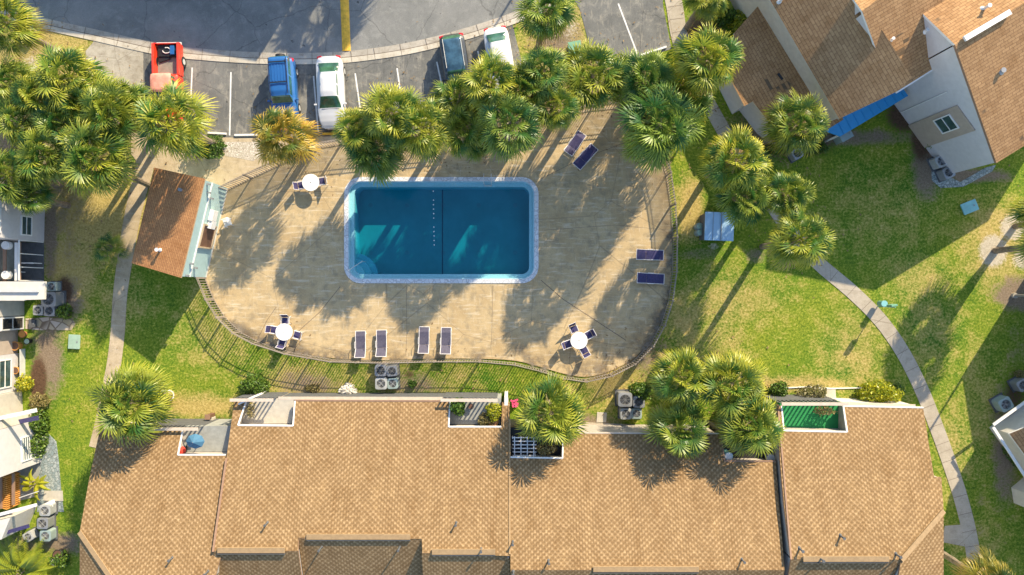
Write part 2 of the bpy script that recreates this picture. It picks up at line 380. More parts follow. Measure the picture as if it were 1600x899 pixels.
M['patio_grey'] = plain('grey_boards', (0.30, 0.31, 0.29), 0.85, var=0.15)
M['blue_roof'] = plain('blue_metal_roof', (0.02, 0.26, 0.55), 0.5, var=0.05)
M['pale_blue_roof'] = plain('pale_blue_roof', (0.38, 0.60, 0.82), 0.5, var=0.05)
M['terra'] = plain('terracotta', (0.42, 0.16, 0.07), 0.8)
M['red_cover'] = plain('red_cloth', (0.65, 0.05, 0.03), 0.6)
M['orange'] = plain('orange_clay', (0.60, 0.28, 0.06), 0.8)
M['flower'] = plain('pink_petals', (0.75, 0.08, 0.22), 0.6)
M['wood_pale'] = plain('pale_wood', (0.5, 0.4, 0.27), 0.8, var=0.2)
M['flag'] = make_stone('flagstone', (0.42, 0.34, 0.20), (0.55, 0.48, 0.40), (0.2, 0.15, 0.1), 1.6)
M['pebble'] = make_stone('white_pebbles', (0.5, 0.45, 0.36), (0.68, 0.62, 0.54), (0.25, 0.2, 0.15), 7)
M['river'] = make_stone('grey_river_rock', (0.22, 0.28, 0.28), (0.40, 0.44, 0.42), (0.12, 0.14, 0.13), 5)
M['joint'] = plain('dark_joint', (0.12, 0.09, 0.07), 0.9)  # own dark colour of the joints and grooves
M['leaf'] = make_leaf('palm_leaf', (0.065, 0.165, 0.026), (0.58, 0.54, 0.050), (0.46, 0.33, 0.17))
M['leaf_dark'] = make_leaf('dark_palm_leaf', (0.045, 0.140, 0.032), (0.42, 0.48, 0.055), (0.36, 0.27, 0.14))
M['leaf_orange'] = make_leaf('orange_tipped_palm_leaf', (0.09, 0.16, 0.03), (0.62, 0.42, 0.05), (0.55, 0.30, 0.10))
M['leaf_bush'] = make_leaf('bush_leaf', (0.045, 0.11, 0.016), (0.16, 0.25, 0.03), (0.2, 0.2, 0.06), 0.25)
M['leaf_yellow'] = make_leaf('yellow_green_leaf', (0.18, 0.26, 0.02), (0.62, 0.56, 0.03), (0.5, 0.35, 0.06), 0.3)
M['leaf_drybush'] = make_leaf('dry_bush_leaf', (0.16, 0.15, 0.05), (0.38, 0.30, 0.13), (0.3, 0.22, 0.12), 0.25)
M['leaf_white'] = make_leaf('white_petal', (0.72, 0.72, 0.70), (0.8, 0.8, 0.8), (0.7, 0.7, 0.7), 0.2)

# ------------------------------------------------------------------ ground and pavings
POOL = (537.5, 276.5, 842.0, 443.5, 27.0)      # outer coping in photo pixels, corner radius
def rrect(inset, seg=10, z=0.0):
    x0, y0, x1, y1, r = POOL; k = CAM_H/FPX
    a = W(x0, y1); b = W(x1, y0); X0, Y0, X1, Y1 = a.x+inset, a.y+inset, b.x-inset, b.y-inset; rr = max(0.25, r*k-inset)
    out = []
    for cx, cy, a0 in ((X1-rr, Y1-rr, 0), (X0+rr, Y1-rr, 90), (X0+rr, Y0+rr, 180), (X1-rr, Y0+rr, 270)):
        for i in range(seg+1):
            t = R(a0+90*i/seg); out.append((cx+rr*math.cos(t), cy+rr*math.sin(t)))
    return out
def make_ground():
    xs = np.concatenate([[-400, -250, -150, -90, -60], np.arange(-44, 44.01, 0.2), [60, 90, 150, 250, 400]])
    ys = np.concatenate([[-400, -250, -150, -90, -50], np.arange(-26, 26.01, 0.2), [50, 90, 150, 250, 400]])
    X, Y = np.meshgrid(xs, ys); nx, ny = len(xs), len(ys)
    PX = X/CAM_H*FPX+800; PY = 449.5-Y/CAM_H*FPX
    def blobs(L):
        A = np.zeros_like(X)
        for px, py, rx, ry, s in L: A = np.maximum(A, s*np.exp(-(((PX-px)/rx)**2+((PY-py)/ry)**2)*0.9))
        return A
    dry = blobs([(150, 330, 75, 70, .95), (110, 420, 40, 70, .8), (185, 470, 50, 50, .35), (1078, 330, 22, 45, .9), (1140, 470, 90, 50, .4), (60, 90, 80, 50, 1.0), (1070, 505, 35, 60, .5),
                 (1120, 520, 60, 80, .35), (470, 600, 90, 35, .55), (600, 590, 50, 30, .5), (340, 520, 70, 60, .35), (1440, 440, 60, 50, .35), (1335, 560, 60, 90, .35), (870, 60, 50, 60, .8),
                 (1560, 380, 60, 70, .6), (1530, 850, 70, 70, .25), (300, 635, 100, 18, .7), (1240, 600, 150, 12, .6), (700, 590, 70, 30, .3), (960, 590, 60, 60, .6), (320, 460, 40, 30, .3),
                 (1380, 330, 120, 80, .25), (1450, 520, 60, 90, .3), (1490, 700, 30, 90, .35), (1530, 640, 40, 120, .3)])
    dirt = blobs([(870, 60, 45, 60, .7), (600, 215, 260, 50, .95), (800, 190, 200, 50, .95), (980, 150, 110, 40, .9), (30, 250, 130, 200, .6), (240, 190, 90, 60, .7), (450, 225, 60, 30, .9), (78, 350, 14, 120, .8), (110, 385, 30, 60, .4), (95, 340, 30, 40, .5),
                  (75, 560, 30, 80, .75), (105, 470, 26, 40, .8), (480, 600, 60, 25, .6), (640, 600, 60, 28, .55), (1190, 200, 60, 80, .6), (1330, 215, 130, 16, .7), (1450, 260, 30, 60, .8), (1520, 275, 70, 14, .8),
                  (1570, 700, 26, 120, .7), (1530, 790, 12, 90, .35), (1010, 560, 40, 40, .6), (1000, 480, 30, 60, .4), (930, 660, 60, 18, .6), (1220, 650, 20, 60, .4), (100, 850, 40, 20, .8), (40, 850, 60, 20, .6),
                  (1100, 70, 40, 60, .7), (1600, 460, 50, 30, .9), (1590, 540, 30, 80, .4), (1180, 400, 20, 18, .6), (1090, 395, 60, 14, .5), (60, 110, 80, 40, .4), (560, 610, 60, 20, .3), (1040, 265, 12, 60, .6)])
    sand = blobs([(1552, 392, 24, 28, 1.0), (1583, 355, 22, 22, 1.0), (1600, 405, 22, 20, .8), (60, 98, 50, 20, .55), (1115, 385, 12, 8, .6), (890, 40, 25, 40, .5), (590, 205, 120, 12, .4)])
    mulch = blobs([(60, 595, 16, 45, .9), (1100, 55, 45, 50, .7), (1415, 180, 40, 35, .8), (1440, 215, 22, 50, .8), (640, 585, 14, 10, .6), (100, 455, 18, 30, .8), (1585, 620, 28, 60, .6), (340, 655, 60, 8, .5), (1250, 230, 70, 20, .7), (1300, 640, 120, 14, .6), (230, 650, 60, 10, .4)])
    idx = np.arange(nx*ny).reshape(ny, nx)
    q = np.stack([idx[:-1, :-1], idx[:-1, 1:], idx[1:, 1:], idx[1:, :-1]], -1).reshape(-1, 4)
    cx = (X[:-1, :-1]+X[1:, 1:]).ravel()/2; cy = (Y[:-1, :-1]+Y[1:, 1:]).ravel()/2
    a = W(POOL[0], POOL[3]); b = W(POOL[2], POOL[1]); e = 0.17
    keep = ~((cx > a.x+e) & (cx < b.x-e) & (cy > a.y+e) & (cy < b.y-e)); q = q[keep]
    me = bpy.data.meshes.new('lawn'); me.vertices.add(nx*ny)
    me.vertices.foreach_set('co', np.stack([X, Y, np.zeros_like(X)], -1).ravel())
    me.loops.add(q.size); me.polygons.add(len(q)); me.loops.foreach_set('vertex_index', q.ravel()); me.polygons.foreach_set('loop_start', np.arange(len(q))*4)
    me.update(); me.validate()
    for nm, A in (('dry', dry), ('dirt', dirt), ('sand', sand), ('mulch', mulch)):
        at = me.attributes.new(nm, 'FLOAT', 'POINT'); at.data.foreach_set('value', A.ravel().astype(np.float32))
    me.materials.append(M['lawn']); o = bpy.data.objects.new('lawn', me); COL.objects.link(o); tag(o, kind='structure')
make_ground()

def sheet(name, px, z, mat, th=None, kind='structure', holes=None):
    """flat paved sheet: outline in photo pixels at ground level, thickness down to z-th"""
    bm = bmesh.new(); pts = [W(*p) for p in px]
    loops = [[bm.verts.new((p.x, p.y, z)) for p in pts]]
    for h in holes or []: loops.append([bm.verts.new((p[0], p[1], z)) for p in h])
    eds = []
    for lp in loops:
        for i in range(len(lp)): eds.append(bm.edges.new((lp[i], lp[(i+1) % len(lp)])))
    bmesh.ops.triangle_fill(bm, use_beauty=True, edges=eds)
    for f in bm.faces:
        f.normal_update()
        if f.normal.z < 0: f.normal_flip()
    th = z+0.02 if th is None else th
    for lp in loops[:1]:
        low = [bm.verts.new((v.co.x, v.co.y, z-th)) for v in lp]; n = len(lp)
        for i in range(n): bm.faces.new((lp[i], low[i], low[(i+1) % n], lp[(i+1) % n]))
    me = bpy.data.meshes.new(name); bm.to_mesh(me); bm.free(); me.materials.append(mat)
    o = bpy.data.objects.new(name, me); COL.objects.link(o)
    if kind: tag(o, kind=kind)
    return o
def ribbon_px(path, width, side=0.0):
    """polygon in pixels along a pixel path; side shifts the centre line"""
    L, Rr = [], []
    n = len(path)
    for i in range(n):
        a = Vector(path[max(i-1, 0)]); b = Vector(path[min(i+1, n-1)]); d = (b-a).normalized(); nn = Vector((-d.y, d.x)); p = Vector(path[i])
        w = width[i] if isinstance(width, (list, tuple)) else width
        L.append(tuple(p+nn*(w/2+side))); Rr.append(tuple(p+nn*(-w/2+side)))
    return L+Rr[::-1]
# the road along the top and its valley gutter
gpath = smooth_path([(-120, -12), (40, 30), (150, 55), (250, 77), (330, 86), (420, 91), (500, 91), (560, 87), (640, 75), (720, 55), (800, 29), (880, -5), (1000, -70)], 6)
up_edge = [(p[0], p[1]-3) for p in gpath]
sheet('road', up_edge+[(1000, -400), (-120, -400)], 0.012, M['road'])
sheet('parking_lot', [(222, 68), (330, 88), (500, 94), (640, 80), (740, 54), (800, 34), (806, 60), (815, 95), (818, 118), (760, 170), (700, 205), (560, 213), (420, 217), (330, 217), (240, 205), (222, 150)], 0.008, M['lot'])
sheet('parking_bay', [(880, -30), (906, 15), (918, 60), (930, 95), (942, 118), (985, 96), (1049, 77), (1042, 40), (1036, 10), (1033, -60), (900, -60)], 0.016, M['lot'])
sheet('drive_slab', [(148, 50), (180, 62), (224, 73), (224, 155), (190, 160), (136, 118), (134, 80), (146, 66)], 0.014, M['slab'])
sheet('gutter', ribbon_px(gpath, 9.5, -3.6), 0.024, M['gutter'], 0.03)
sheet('gutter_lip', ribbon_px(gpath, 8.0, 5.6), 0.045, M['kerb'], 0.05)
sheet('gutter_groove', ribbon_px(gpath, 1.3, 1.2), 0.028, M['joint'], 0.02)
for i in range(8, len(gpath)-6, 3):
    a, b = Vector(gpath[i]), Vector(gpath[i+1]); d = (b-a).normalized(); nn = Vector((-d.y, d.x))
    pp = [a+nn*9.6-d*.3, a+nn*9.6+d*.3, a-nn*8.3+d*.3, a-nn*8.3-d*.3]
    sheet('gutter_joint', [tuple(p) for p in pp], 0.049, M['joint'], 0.002)
# painted bay lines
for (x0, y0, x1, y1) in [(300.5, 106, 298, 165), (361, 113, 359, 212), (425, 112, 427, 175), (490, 119, 497.5, 207), (555, 115, 564, 178), (620.5, 107, 628, 160), (682.5, 97, 694, 150), (746.5, 80, 760, 140), (966, 6, 998.5, 92), (245, 100, 243, 150)]:
    sheet('bay_line', ribbon_px([(x0, y0), (x1, y1)], 2.3), 0.021, M['paint_white'], 0.003)
o = MB(); a = W(536, -60); b = W(541.5, 80)
dd = (b-a).normalized(); nn = Vector((-dd.y, dd.x, 0)); hw = 0.31
prof = [(-hw, 0.01), (-hw*.7, .05), (-hw*.25, .085), (hw*.25, .085), (hw*.7, .05), (hw, 0.01)]
vs = [p+nn*q[0]+Vector((0, 0, q[1])) for p in (a, b) for q in prof]; k = len(prof)
o.add(vs, [(i, i+1, k+i+1, k+i) for i in range(k-1)]+[tuple(range(k)), tuple(reversed(range(k, 2*k)))])
tag(o.build('speed_bump', M['yellow'], smooth=False), 'yellow painted speed bump across the grey road above the gutter', 'speed bump')
# paths
wpath = smooth_path([(228, 225), (226, 262), (216, 300), (205, 350), (195, 410), (188, 460), (184, 520), (178, 570), (170, 610), (160, 660), (150, 700)], 5)
sheet('path', ribbon_px(wpath, [30, 34, 36, 34, 30, 28, 24, 22, 22, 22, 22][0:1]*1 and [30-(8*min(1, i/25)) for i in range(len(wpath))]), 0.03, M['path_tan'])
sheet('path', [(300, 240), (345, 262), (400, 262), (470, 225), (600, 206), (600, 226), (470, 250), (400, 280), (340, 310), (318, 300)], 0.026, M['path_tan'])
sheet('path', [(205, 205), (260, 212), (335, 215), (420, 216), (420, 226), (480, 232), (432, 254), (388, 274), (345, 296), (318, 300), (238, 262), (220, 262), (205, 240)], 0.034, M['path_tan'])
sheet('path', [(430, 220), (500, 214), (560, 212), (600, 208), (600, 224), (545, 226), (498, 234), (440, 256), (425, 250)], 0.038, M['path_tan'])
epath = smooth_path([(1045, -30), (1054, 10), (1060, 50), (1072, 90), (1098, 145), (1128, 200), (1155, 245), (1190, 295), (1230, 355), (1275, 408), (1330, 455), (1375, 500), (1410, 550), (1438, 605), (1462, 665), (1482, 720), (1500, 775), (1514, 830), (1522, 880), (1526, 960)], 4)
wid = [26-6*min(1, max(0, (i-10)/30)) + 3*math.sin(i*.3)*0 for i in range(len(epath))]
sheet('path', ribbon_px(epath, [22 if i > 16 else 26 for i in range(len(epath))]), 0.03, M['path'])
for i in range(2, len(epath)-1, 2):
    a, b = Vector(epath[i]), Vector(epath[i+1]); d = (b-a).normalized(); n2 = Vector((-d.y, d.x))
    sheet('path_joint', [tuple(a+n2*10.8-d*.25), tuple(a+n2*10.8+d*.25), tuple(a-n2*10.8+d*.25), tuple(a-n2*10.8-d*.25)], 0.034, M['joint'], 0.003)
sheet('entry_slab', [(1476, 822), (1512, 819), (1518, 856), (1472, 847)], 0.026, M['path'])
# stone walk, pebble bed, river rock, small slabs
sheet('flagstone_walk', [(40, 498), (75, 496), (112, 499), (118, 506), (112, 516), (60, 516), (40, 514)], 0.02, M['flag'])
sheet('pebble_bed', [(350, 222), (400, 222), (420, 228), (416, 240), (396, 252), (372, 247), (352, 244)], 0.042, M['pebble'])
sheet('pebble_bed', [(480, 222), (520, 228), (552, 232), (548, 240), (500, 244), (484, 236)], 0.046, M['pebble'])
sheet('river_rock_bed', [(66, 668), (88, 690), (92, 720), (96, 770), (100, 800), (58, 800), (60, 740), (54, 700)], 0.02, M['river'])
sheet('river_rock_bed', [(1455, 262), (1500, 285), (1540, 262), (1556, 258), (1550, 268), (1505, 292), (1470, 294), (1456, 282)], 0.02, M['river'])
sheet('paver_pad', [(70, 767), (98, 767), (99, 783), (68, 782)], 0.05, M['patio'])
sheet('paver_pad', [(933, 644), (948, 645), (947, 660), (932, 660)], 0.04, M['patio'])
sheet('concrete_pad', [(916, 660), (1000, 664), (1040, 668), (1040, 690), (900, 690), (905, 672)], 0.034, M['path'])
sheet('wash_strip', [(236, 655), (352, 656), (352, 665), (230, 664)], 0.02, M['path_tan'])
sheet('kerb_edging', ribbon_px([(1210, 607), (1260, 604.5), (1300, 607), (1350, 606)], 1.6), 0.07, M['white'], 0.08)
sheet('stepping_slab', [(1290, 606), (1305, 606), (1306, 622), (1290, 621)], 0.04, M['patio'])

# ------------------------------------------------------------------ pool deck and pool
fence_px = [(345, 297), (387, 276), (432, 255), (492, 228), (530, 222), (590, 216), (660, 211), (740, 203), (810, 188), (870, 178), (925, 168), (968, 164), (1000, 190), (1036, 236), (1045, 272), (1052, 320), (1055, 372), (1054, 425), (1048, 470), (1036, 508), (1018, 540), (990, 568), (955, 586), (915, 595), (880, 590), (845, 579), (805, 569), (750, 564), (680, 564), (600, 566), (520, 564), (450, 552), (400, 536), (370, 520), (345, 496), (328, 468), (314, 434)]
deck_px = smooth_path([(349, 297), (388, 280), (434, 259), (494, 232), (530, 226), (590, 220), (660, 215), (740, 207), (810, 192), (870, 182), (925, 172), (966, 168), (996, 194), (1031, 238), (1040, 272), (1046, 320), (1049, 372), (1048, 425), (1042, 468), (1030, 506), (1012, 536), (985, 562), (950, 580), (915, 588), (880, 583), (845, 573), (805, 563), (750, 560), (680, 560), (600, 562), (520, 559), (450, 546), (400, 530), (374, 514), (350, 490), (334, 464), (322, 434), (326, 415), (340, 340)], 3)
deck_px = [(800+(x-800)*1.004, 449.5+(y-449.5)*1.006) for x, y in deck_px]
deck = sheet('pool_deck', deck_px, 0.06, M['deck'], 0.08, holes=[rrect(0.30)])
def deck_line(px, w=0.7): sheet('deck_joint', ribbon_px(px, w), 0.064, M['joint'], 0.003)
deck_line([(532, 448), (500, 488), (464, 520)], 0.7); deck_line([(845, 438), (880, 468), (978, 532)], 0.9); deck_line([(432, 480), (418, 500), (402, 532)], 0.6)
deck_line([(770, 447), (768, 540)], 0.4); deck_line([(635, 447), (636, 520), (634, 556)], 0.4); deck_line([(845, 280), (905, 250), (985, 220)], 0.5); deck_line([(350, 330), (440, 300), (536, 300)], 0.35); deck_line([(850, 360), (960, 352), (1046, 360)], 0.35)
pool = root('swimming_pool', W(690, 360), 0, 'rounded rectangular swimming pool of deep blue water with pale stone coping', 'pool', world_parts=True)
def ring(inset0, inset1, z_top, z_bot, name, mat, parent, bev=0):
    m = MB(); A = rrect(inset0); B = rrect(inset1); n = len(A)
    m.add([(*p, z_top) for p in A]+[(*p, z_top) for p in B]+[(*p, z_bot) for p in A]+[(*p, z_bot) for p in B],
          [(i, (i+1) % n, n+(i+1) % n, n+i) for i in range(n)]+[(2*n+i, 2*n+(i+1) % n, (i+1) % n, i) for i in range(n)]+[(n+i, n+(i+1) % n, 3*n+(i+1) % n, 3*n+i) for i in range(n)])
    return m.build(name, mat, parent)
ring(0.03, 0.33, 0.10, -0.05, 'coping', M['coping'], pool)
ring(0.28, 0.40, 0.052, -2.6, 'tile_band', M['pool_tile'], pool)
ring(0.385, 0.68, -0.24, -1.9, 'ledge', M['pool_tile'], pool)
m = MB(); A = rrect(0.5); m.prism(A, -2.1, -1.75); m.build('floor', M['plaster'], pool)
m = MB(); m.prism(rrect(0.395), -3.0, -0.12); m.build('water', M['water'], pool)
m = MB(); a = W(691.5, 283, 0); b = W(691.5, 438, 0); m.box((a.x*1.037, (a.y+b.y)/2, -1.735), (0.07, abs(a.y-b.y)*0.98, 0.02)); m.build('lane_line', M['pool_dark'], pool)
inlet_m = plain('inlet_grate', (0.24, 0.38, 0.38), 0.6)
for px in (579, 636, 692, 748, 805):
    for py in (321, 395): m = MB(); p = W(px, py, -1.73); m.cyl((p.x, p.y), .17, -1.76, -1.735, 16); m.build('floor_inlet', inlet_m, pool)
for i in range(13):
    if i in (1, 7): continue
    m = MB(); p = W(677+i*.12, 299+i*7.0, -0.10); m.cyl((p.x, p.y), .045, -0.14, -0.09, 10); m.build('float', M['white'], pool)
corner = Vector(rrect(0.74)[len(rrect(0.74))*2//4+5]); cpt = W(551, 431, -0.4)
for r_, z_ in ((1.65, -1.2), (1.25, -0.9), (0.85, -0.6)):
    m = MB(); poly = [(cpt.x, cpt.y)]+[(cpt.x+r_*math.cos(R(t)), cpt.y+r_*math.sin(R(t))) for t in range(0, 91, 9)]
    m.prism(poly, -1.8, z_); m.build('step', M['pool_tile'], pool)
m = MB(); a = W(547, 424, .1); b = W(568, 409, .1); m.tube([(a.x, a.y, .05), (a.x, a.y, .85), (b.x, b.y, .55), (b.x, b.y, -.7)], .022); m.build('handrail', M['metal_pale'], pool)
m = MB()
for px in (756.5, 768):
    a = W(px, 274, .1); b = W(px, 290, 0); m.tube([(a.x, a.y, .05), (a.x, a.y, .7), (a.x, a.y-.25, .85), (b.x, b.y+.1, .6), (b.x, b.y, -.9)], .024)
a = W(756.5, 290); b = W(768, 290)
for z in (-.2, -.5, -.8): m.box(((a.x+b.x)/2, a.y, z), (abs(a.x-b.x), .09, .03))
m.build('ladder', M['metal_pale'], pool)

# ------------------------------------------------------------------ pool fence
def fence_run(px, label, H=1.5, step=0.185):
    pts = [W(x, y) for x, y in px]
    rt = root('pool_fence', pts[0], 0, label, 'fence', world_parts=True)
    pk, rl = MB(), MB(); posts = []
    acc = 0.0; lastpost = -9
    for i in range(len(pts)-1):
        a, b = pts[i], pts[i+1]; L = (b-a).length; d = (b-a)/L; ang = math.atan2(d.y, d.x)
        for z in (H-.03, H-.24, .14): rl.box(((a.x+b.x)/2, (a.y+b.y)/2, z), (L+.02, .035, .035), ang)
        s = acc
        while s < L:
            p = a+d*s; pk.box((p.x, p.y, H/2+.03), (.042, .042, H-.02), ang); s += step
        acc = s-L
        posts.append((a, ang)); 
        if L > 2.6: posts.append(((a+b)/2, ang))
    posts.append((pts[-1], ang))
    pk.build('picket_panel', M['fence'], rt); rl.build('rail', M['fence_rail'], rt)
    for p, ang in posts:
        m = MB(); m.box((p.x, p.y, H/2+.02), (.075, .075, H+.04), ang); m.box((p.x, p.y, H+.05), (.095, .095, .03), ang); m.build('post', M['fence'], rt)
fence_run([(800+(x-800)*.985, 449.5+(y-449.5)*.985) for x, y in fence_px], 'bronze metal picket fence curving all the way round the pool deck')

# ------------------------------------------------------------------ roofs
def roof_slab(parent, pts, mat, th=0.14, name='roof', eave_dir=None, edge=None):
    pts = [Vector(p) for p in pts]; bm = bmesh.new()
    top = [bm.verts.new(p) for p in pts]; f = bm.faces.new(top); f.normal_update()
    if f.normal.z < 0: f.normal_flip(); f.normal_update()
    nrm = f.normal.copy()
    if eave_dir is None:
        h = Vector((nrm.x, nrm.y, 0))
        ud = Vector((0, 0, 1)).cross(nrm).normalized() if h.length > 0.02 else Vector((1, 0, 0))
    else: ud = Vector((eave_dir[0], eave_dir[1], 0)).normalized()
    vd = nrm.cross(ud).normalized()
    n = len(top); low = [bm.verts.new(v.co-Vector((0, 0, th))) for v in top]
    sides = [bm.faces.new((top[i], top[(i+1) % n], low[(i+1) % n], low[i])) for i in range(n)]
    bm.faces.new(list(reversed(low)))
    bmesh.ops.recalc_face_normals(bm, faces=bm.faces)
    uvl = bm.loops.layers.uv.new('UVMap')
    for fc in bm.faces:
        for lp in fc.loops: lp[uvl].uv = (lp.vert.co.dot(ud), lp.vert.co.dot(vd))
    for s_ in sides: s_.material_index = 1
    # move to parent space
    pm = ROOTM.get(parent.name)
    if pm is not None: bmesh.ops.transform(bm, matrix=pm, verts=bm.verts)
    bmesh.ops.triangulate(bm, faces=[fc for fc in bm.faces if len(fc.verts) > 4])
    me = bpy.data.meshes.new(name); bm.to_mesh(me); bm.free(); me.materials.append(mat); me.materials.append(edge or M['brown_trim'])
    o = bpy.data.objects.new(name, me); COL.objects.link(o); o.parent = parent; return o
def body_under(parent, pts, mat, inset=0.18, drop=0.16, name='wall', z0=-0.05):
    q = offset_poly([(p.x, p.y) for p in pts], inset); m = MB()
    pl = [Vector(p) for p in pts]
    m.prism([(v.x, v.y) for v in q], z0, [p.z-drop for p in pl]); 
    # ngon top/bottom may be concave: rebuild with triangulation
    o = m.build(name, mat, parent); bm = bmesh.new(); bm.from_mesh(o.data); bmesh.ops.triangulate(bm, faces=[f for f in bm.faces if len(f.verts) > 4]); bm.to_mesh(o.data); bm.free(); return o
def bar(parent, a, b, w, h, mat, name):
    m = MB(); a, b = Vector(a), Vector(b); d = b-a; L = d.length; ang = math.atan2(d.y, d.x); n2 = Vector((-math.sin(ang), math.cos(ang), 0))*w/2; u = Vector((0, 0, h/2))
    m.add([a-n2-u, a+n2-u, a+n2+u, a-n2+u, b-n2-u, b+n2-u, b+n2+u, b-n2+u], [(0,1,2,3),(7,6,5,4),(0,4,5,1),(1,5,6,2),(2,6,7,3),(3,7,4,0)])
    return m.build(name, mat, parent)
def wall_window(parent, a, b, t0, t1, z0, z1, out, mats=('white', 'glass'), name='window', bars=1):
    a, b = Vector((a[0], a[1], 0)), Vector((b[0], b[1], 0)); d = (b-a); ang = math.atan2(d.y, d.x); n2 = Vector((-math.sin(ang), math.cos(ang), 0))*out
    p0, p1 = a+d*t0, a+d*t1; c = (p0+p1)/2; w = (p1-p0).length; zc = (z0+z1)/2; hh = z1-z0
    f = MB(); c2 = c+n2*.03
    for s_ in (-1, 1): f.box(c2+d.normalized()*s_*(w/2-.04)+Vector((0, 0, zc)), (.08, .08, hh), ang)
    for z in (z0+.04, z1-.04): f.box(c2+Vector((0, 0, z)), (w-.16, .08, .08), ang)
    for k in range(bars): f.box(c2+n2*-.005+d.normalized()*0+Vector((0, 0, z0+hh*(k+1)/(bars+1))), (w-.16, .06, .05), ang)
    fo = f.build(name, M[mats[0]], parent)
    g = MB(); g.box(c+n2*.012+Vector((0, 0, zc)), (w-.12, .02, hh-.12), ang); gg = g.build('pane', M[mats[1]], parent); gg.parent = fo
    return fo
def vent(parent, plane, px, py, r=.06, h=.45, mat='metal', cap=True):
    p = plane.pt(px, py); m = MB(); m.cyl((p.x, p.y), r, p.z-.05, p.z+h, 10)
    if cap: m.cyl((p.x, p.y), r*1.6, p.z+h, p.z+h+.05, 10)
    m.cyl((p.x, p.y), r*2.6, p.z-.1, p.z+.06, 10, r2=r*1.1); m.build('vent_pipe', M[mat], parent)

# ---- south townhouse row (four stepped units)
SL = math.tan(R(20))
Y2 = 177.5*(CAM_H-2.7)/FPX           # distance south of nadir of unit-two eave
def north_plane(dh): return Plane(2.7+dh-SL*Y2, 0, -SL)      # y is negative southwards
def back_plane(ridge_px_y, npl, sl=SL):
    r = npl.pt(800, ridge_px_y); return Plane(r.z+sl*(-r.y), 0, sl)
PN = {1: north_plane(-.25), 2: north_plane(0), 3: north_plane(0.0), 4: north_plane(.55)}
SOUTH_END = 1100
def unit(n, poly, label, ridges, blds, court=None):
    wallm = M['row_stucco']
    pl = PN[n]; pts = [pl.pt(*p) for p in poly]
    rt = root('townhouse', (pts[0].x, pts[0].y, 0), 0, label, 'townhouse', 'stepped townhouses with tan roofs in a row below the pool', world_parts=True)
    roof_slab(rt, pts, M['shingle']); body_under(rt, pts, wallm, .05 if n == 4 else .1)
    for (x0, x1, yr) in ridges:       # back slope beyond each ridge
        bp = back_plane(yr, pl); a = pl.pt(x0, yr, .01); b = pl.pt(x1, yr, .01); ye = -27.5
        q = [a, b, Vector((b.x*1.0, ye, bp.z(0, ye))), Vector((a.x, ye, bp.z(0, ye)))]
        roof_slab(rt, q, M['shingle']); body_under(rt, q, M['cream'], 0.12, 0.17)
    return rt, pl
def gutter_line(rt, pl, pts, dz=-.02, w=.10, mat='white', name='gutter'):
    P = [pl.pt(*p) for p in pts]
    for a, b in zip(P, P[1:]): bar(rt, a+Vector((0, 0, dz)), b+Vector((0, 0, dz)), w, .11, M[mat], name)
def ridge_vent(rt, pl, x0, x1, yr):
    a = pl.pt(x0, yr-.6, .10); b = pl.pt(x1, yr-.6, .10); bar(rt, a, b, .34, .09, M['ridge'], 'ridge_vent')
    m = MB(); 
    bar(rt, a+Vector((0, -.24, -.06)), b+Vector((0, -.24, -.06)), .05, .14, M['dark_wall'], 'ridge_vent_shadow')  # dark bar painted in as the shadow line beneath the vent
# unit 1 (west)
u1poly = [(158, 671), (285.5, 671.5), (278, 711), (353.5, 711), (340, 800), (333, 880), (168, 905), (124.5, 831), (134, 765)]
U1, P1 = unit(1, [(156, 671.5), (285.5, 672), (278, 711), (358, 711), (345, 870), (335, 906), (176, 906), (124.5, 831), (140, 745)], 'westernmost townhouse whose tan roof has a hip and a shaded palm print', [], [])
a = P1.pt(124.5, 831); b = P1.pt(176, 906, 0.0); w_ = a+Vector((-.1, -6, -.1)); hp = Plane.through(a, b, Vector((a.x, a.y-8, a.z)))
q = [a, b, Vector((b.x+2.5, -27.5, hp.z(b.x+2.5, -27.5))), Vector((a.x, -27.5, hp.z(a.x, -27.5)))]
roof_slab(U1, q, M['shingle']); body_under(U1, q, M['cream'], .12, .17)
q2 = [b, P1.pt(335, 906, 0.0), Vector((P1.pt(335, 906).x, -27.5, b.z-SL*(27.5+b.y))), Vector((b.x+2.5, -27.5, b.z-SL*(27.5+b.y)))]
roof_slab(U1, q2, M['shingle']); body_under(U1, q2, M['cream'], .12, .17)
bar(U1, a+Vector((0, 0, .05)), b+Vector((0, 0, .05)), .3, .06, M['ridge'], 'hip_cap')
gutter_line(U1, P1, [(285.5, 672), (278, 711), (353, 711)], w=.08)
gutter_line(U1, P1, [(170, 671.5), (285.5, 672)], w=.10, mat='cap')
vent(U1, P1, 269, 872, .05, .45, 'dark_wall'); vent(U1, P1, 325, 893, .05, .5, 'dark_wall')
# unit 2
U2, P2 = unit(2, [(366, 627), (385, 626.5), (372, 664.5), (458, 665.5), (461, 626.5), (703, 627.5), (701, 667), (783.5, 667), (784.5, 629), (796.5, 629.5), (796.5, 875), (796.5, 869), (660, 864), (659, 842.5), (466, 840.5), (466, 861), (333, 862), (344, 790), (354, 714)],
              'long townhouse with a slatted white courtyard and a potted plant courtyard', [(333, 466, 861.5), (466, 659, 841.5), (659, 796.5, 864.5)], [])
for pts in ([(385, 627), (372, 664.5), (458, 665.5), (461, 626.5)], [(703, 627.5), (701, 667), (783.5, 667)]): gutter_line(U2, P2, pts, w=.09)
gutter_line(U2, P2, [(461, 626), (703, 627)], w=.10, mat='brown_trim')
ridge_vent(U2, P2, 479, 641, 839.5); ridge_vent(U2, P2, 340, 445, 860.5); ridge_vent(U2, P2, 675, 774, 863)
vent(U2, P2, 418, 817, .05, .5, 'dark_wall'); vent(U2, P2, 713, 817, .05, .5, 'dark_wall')
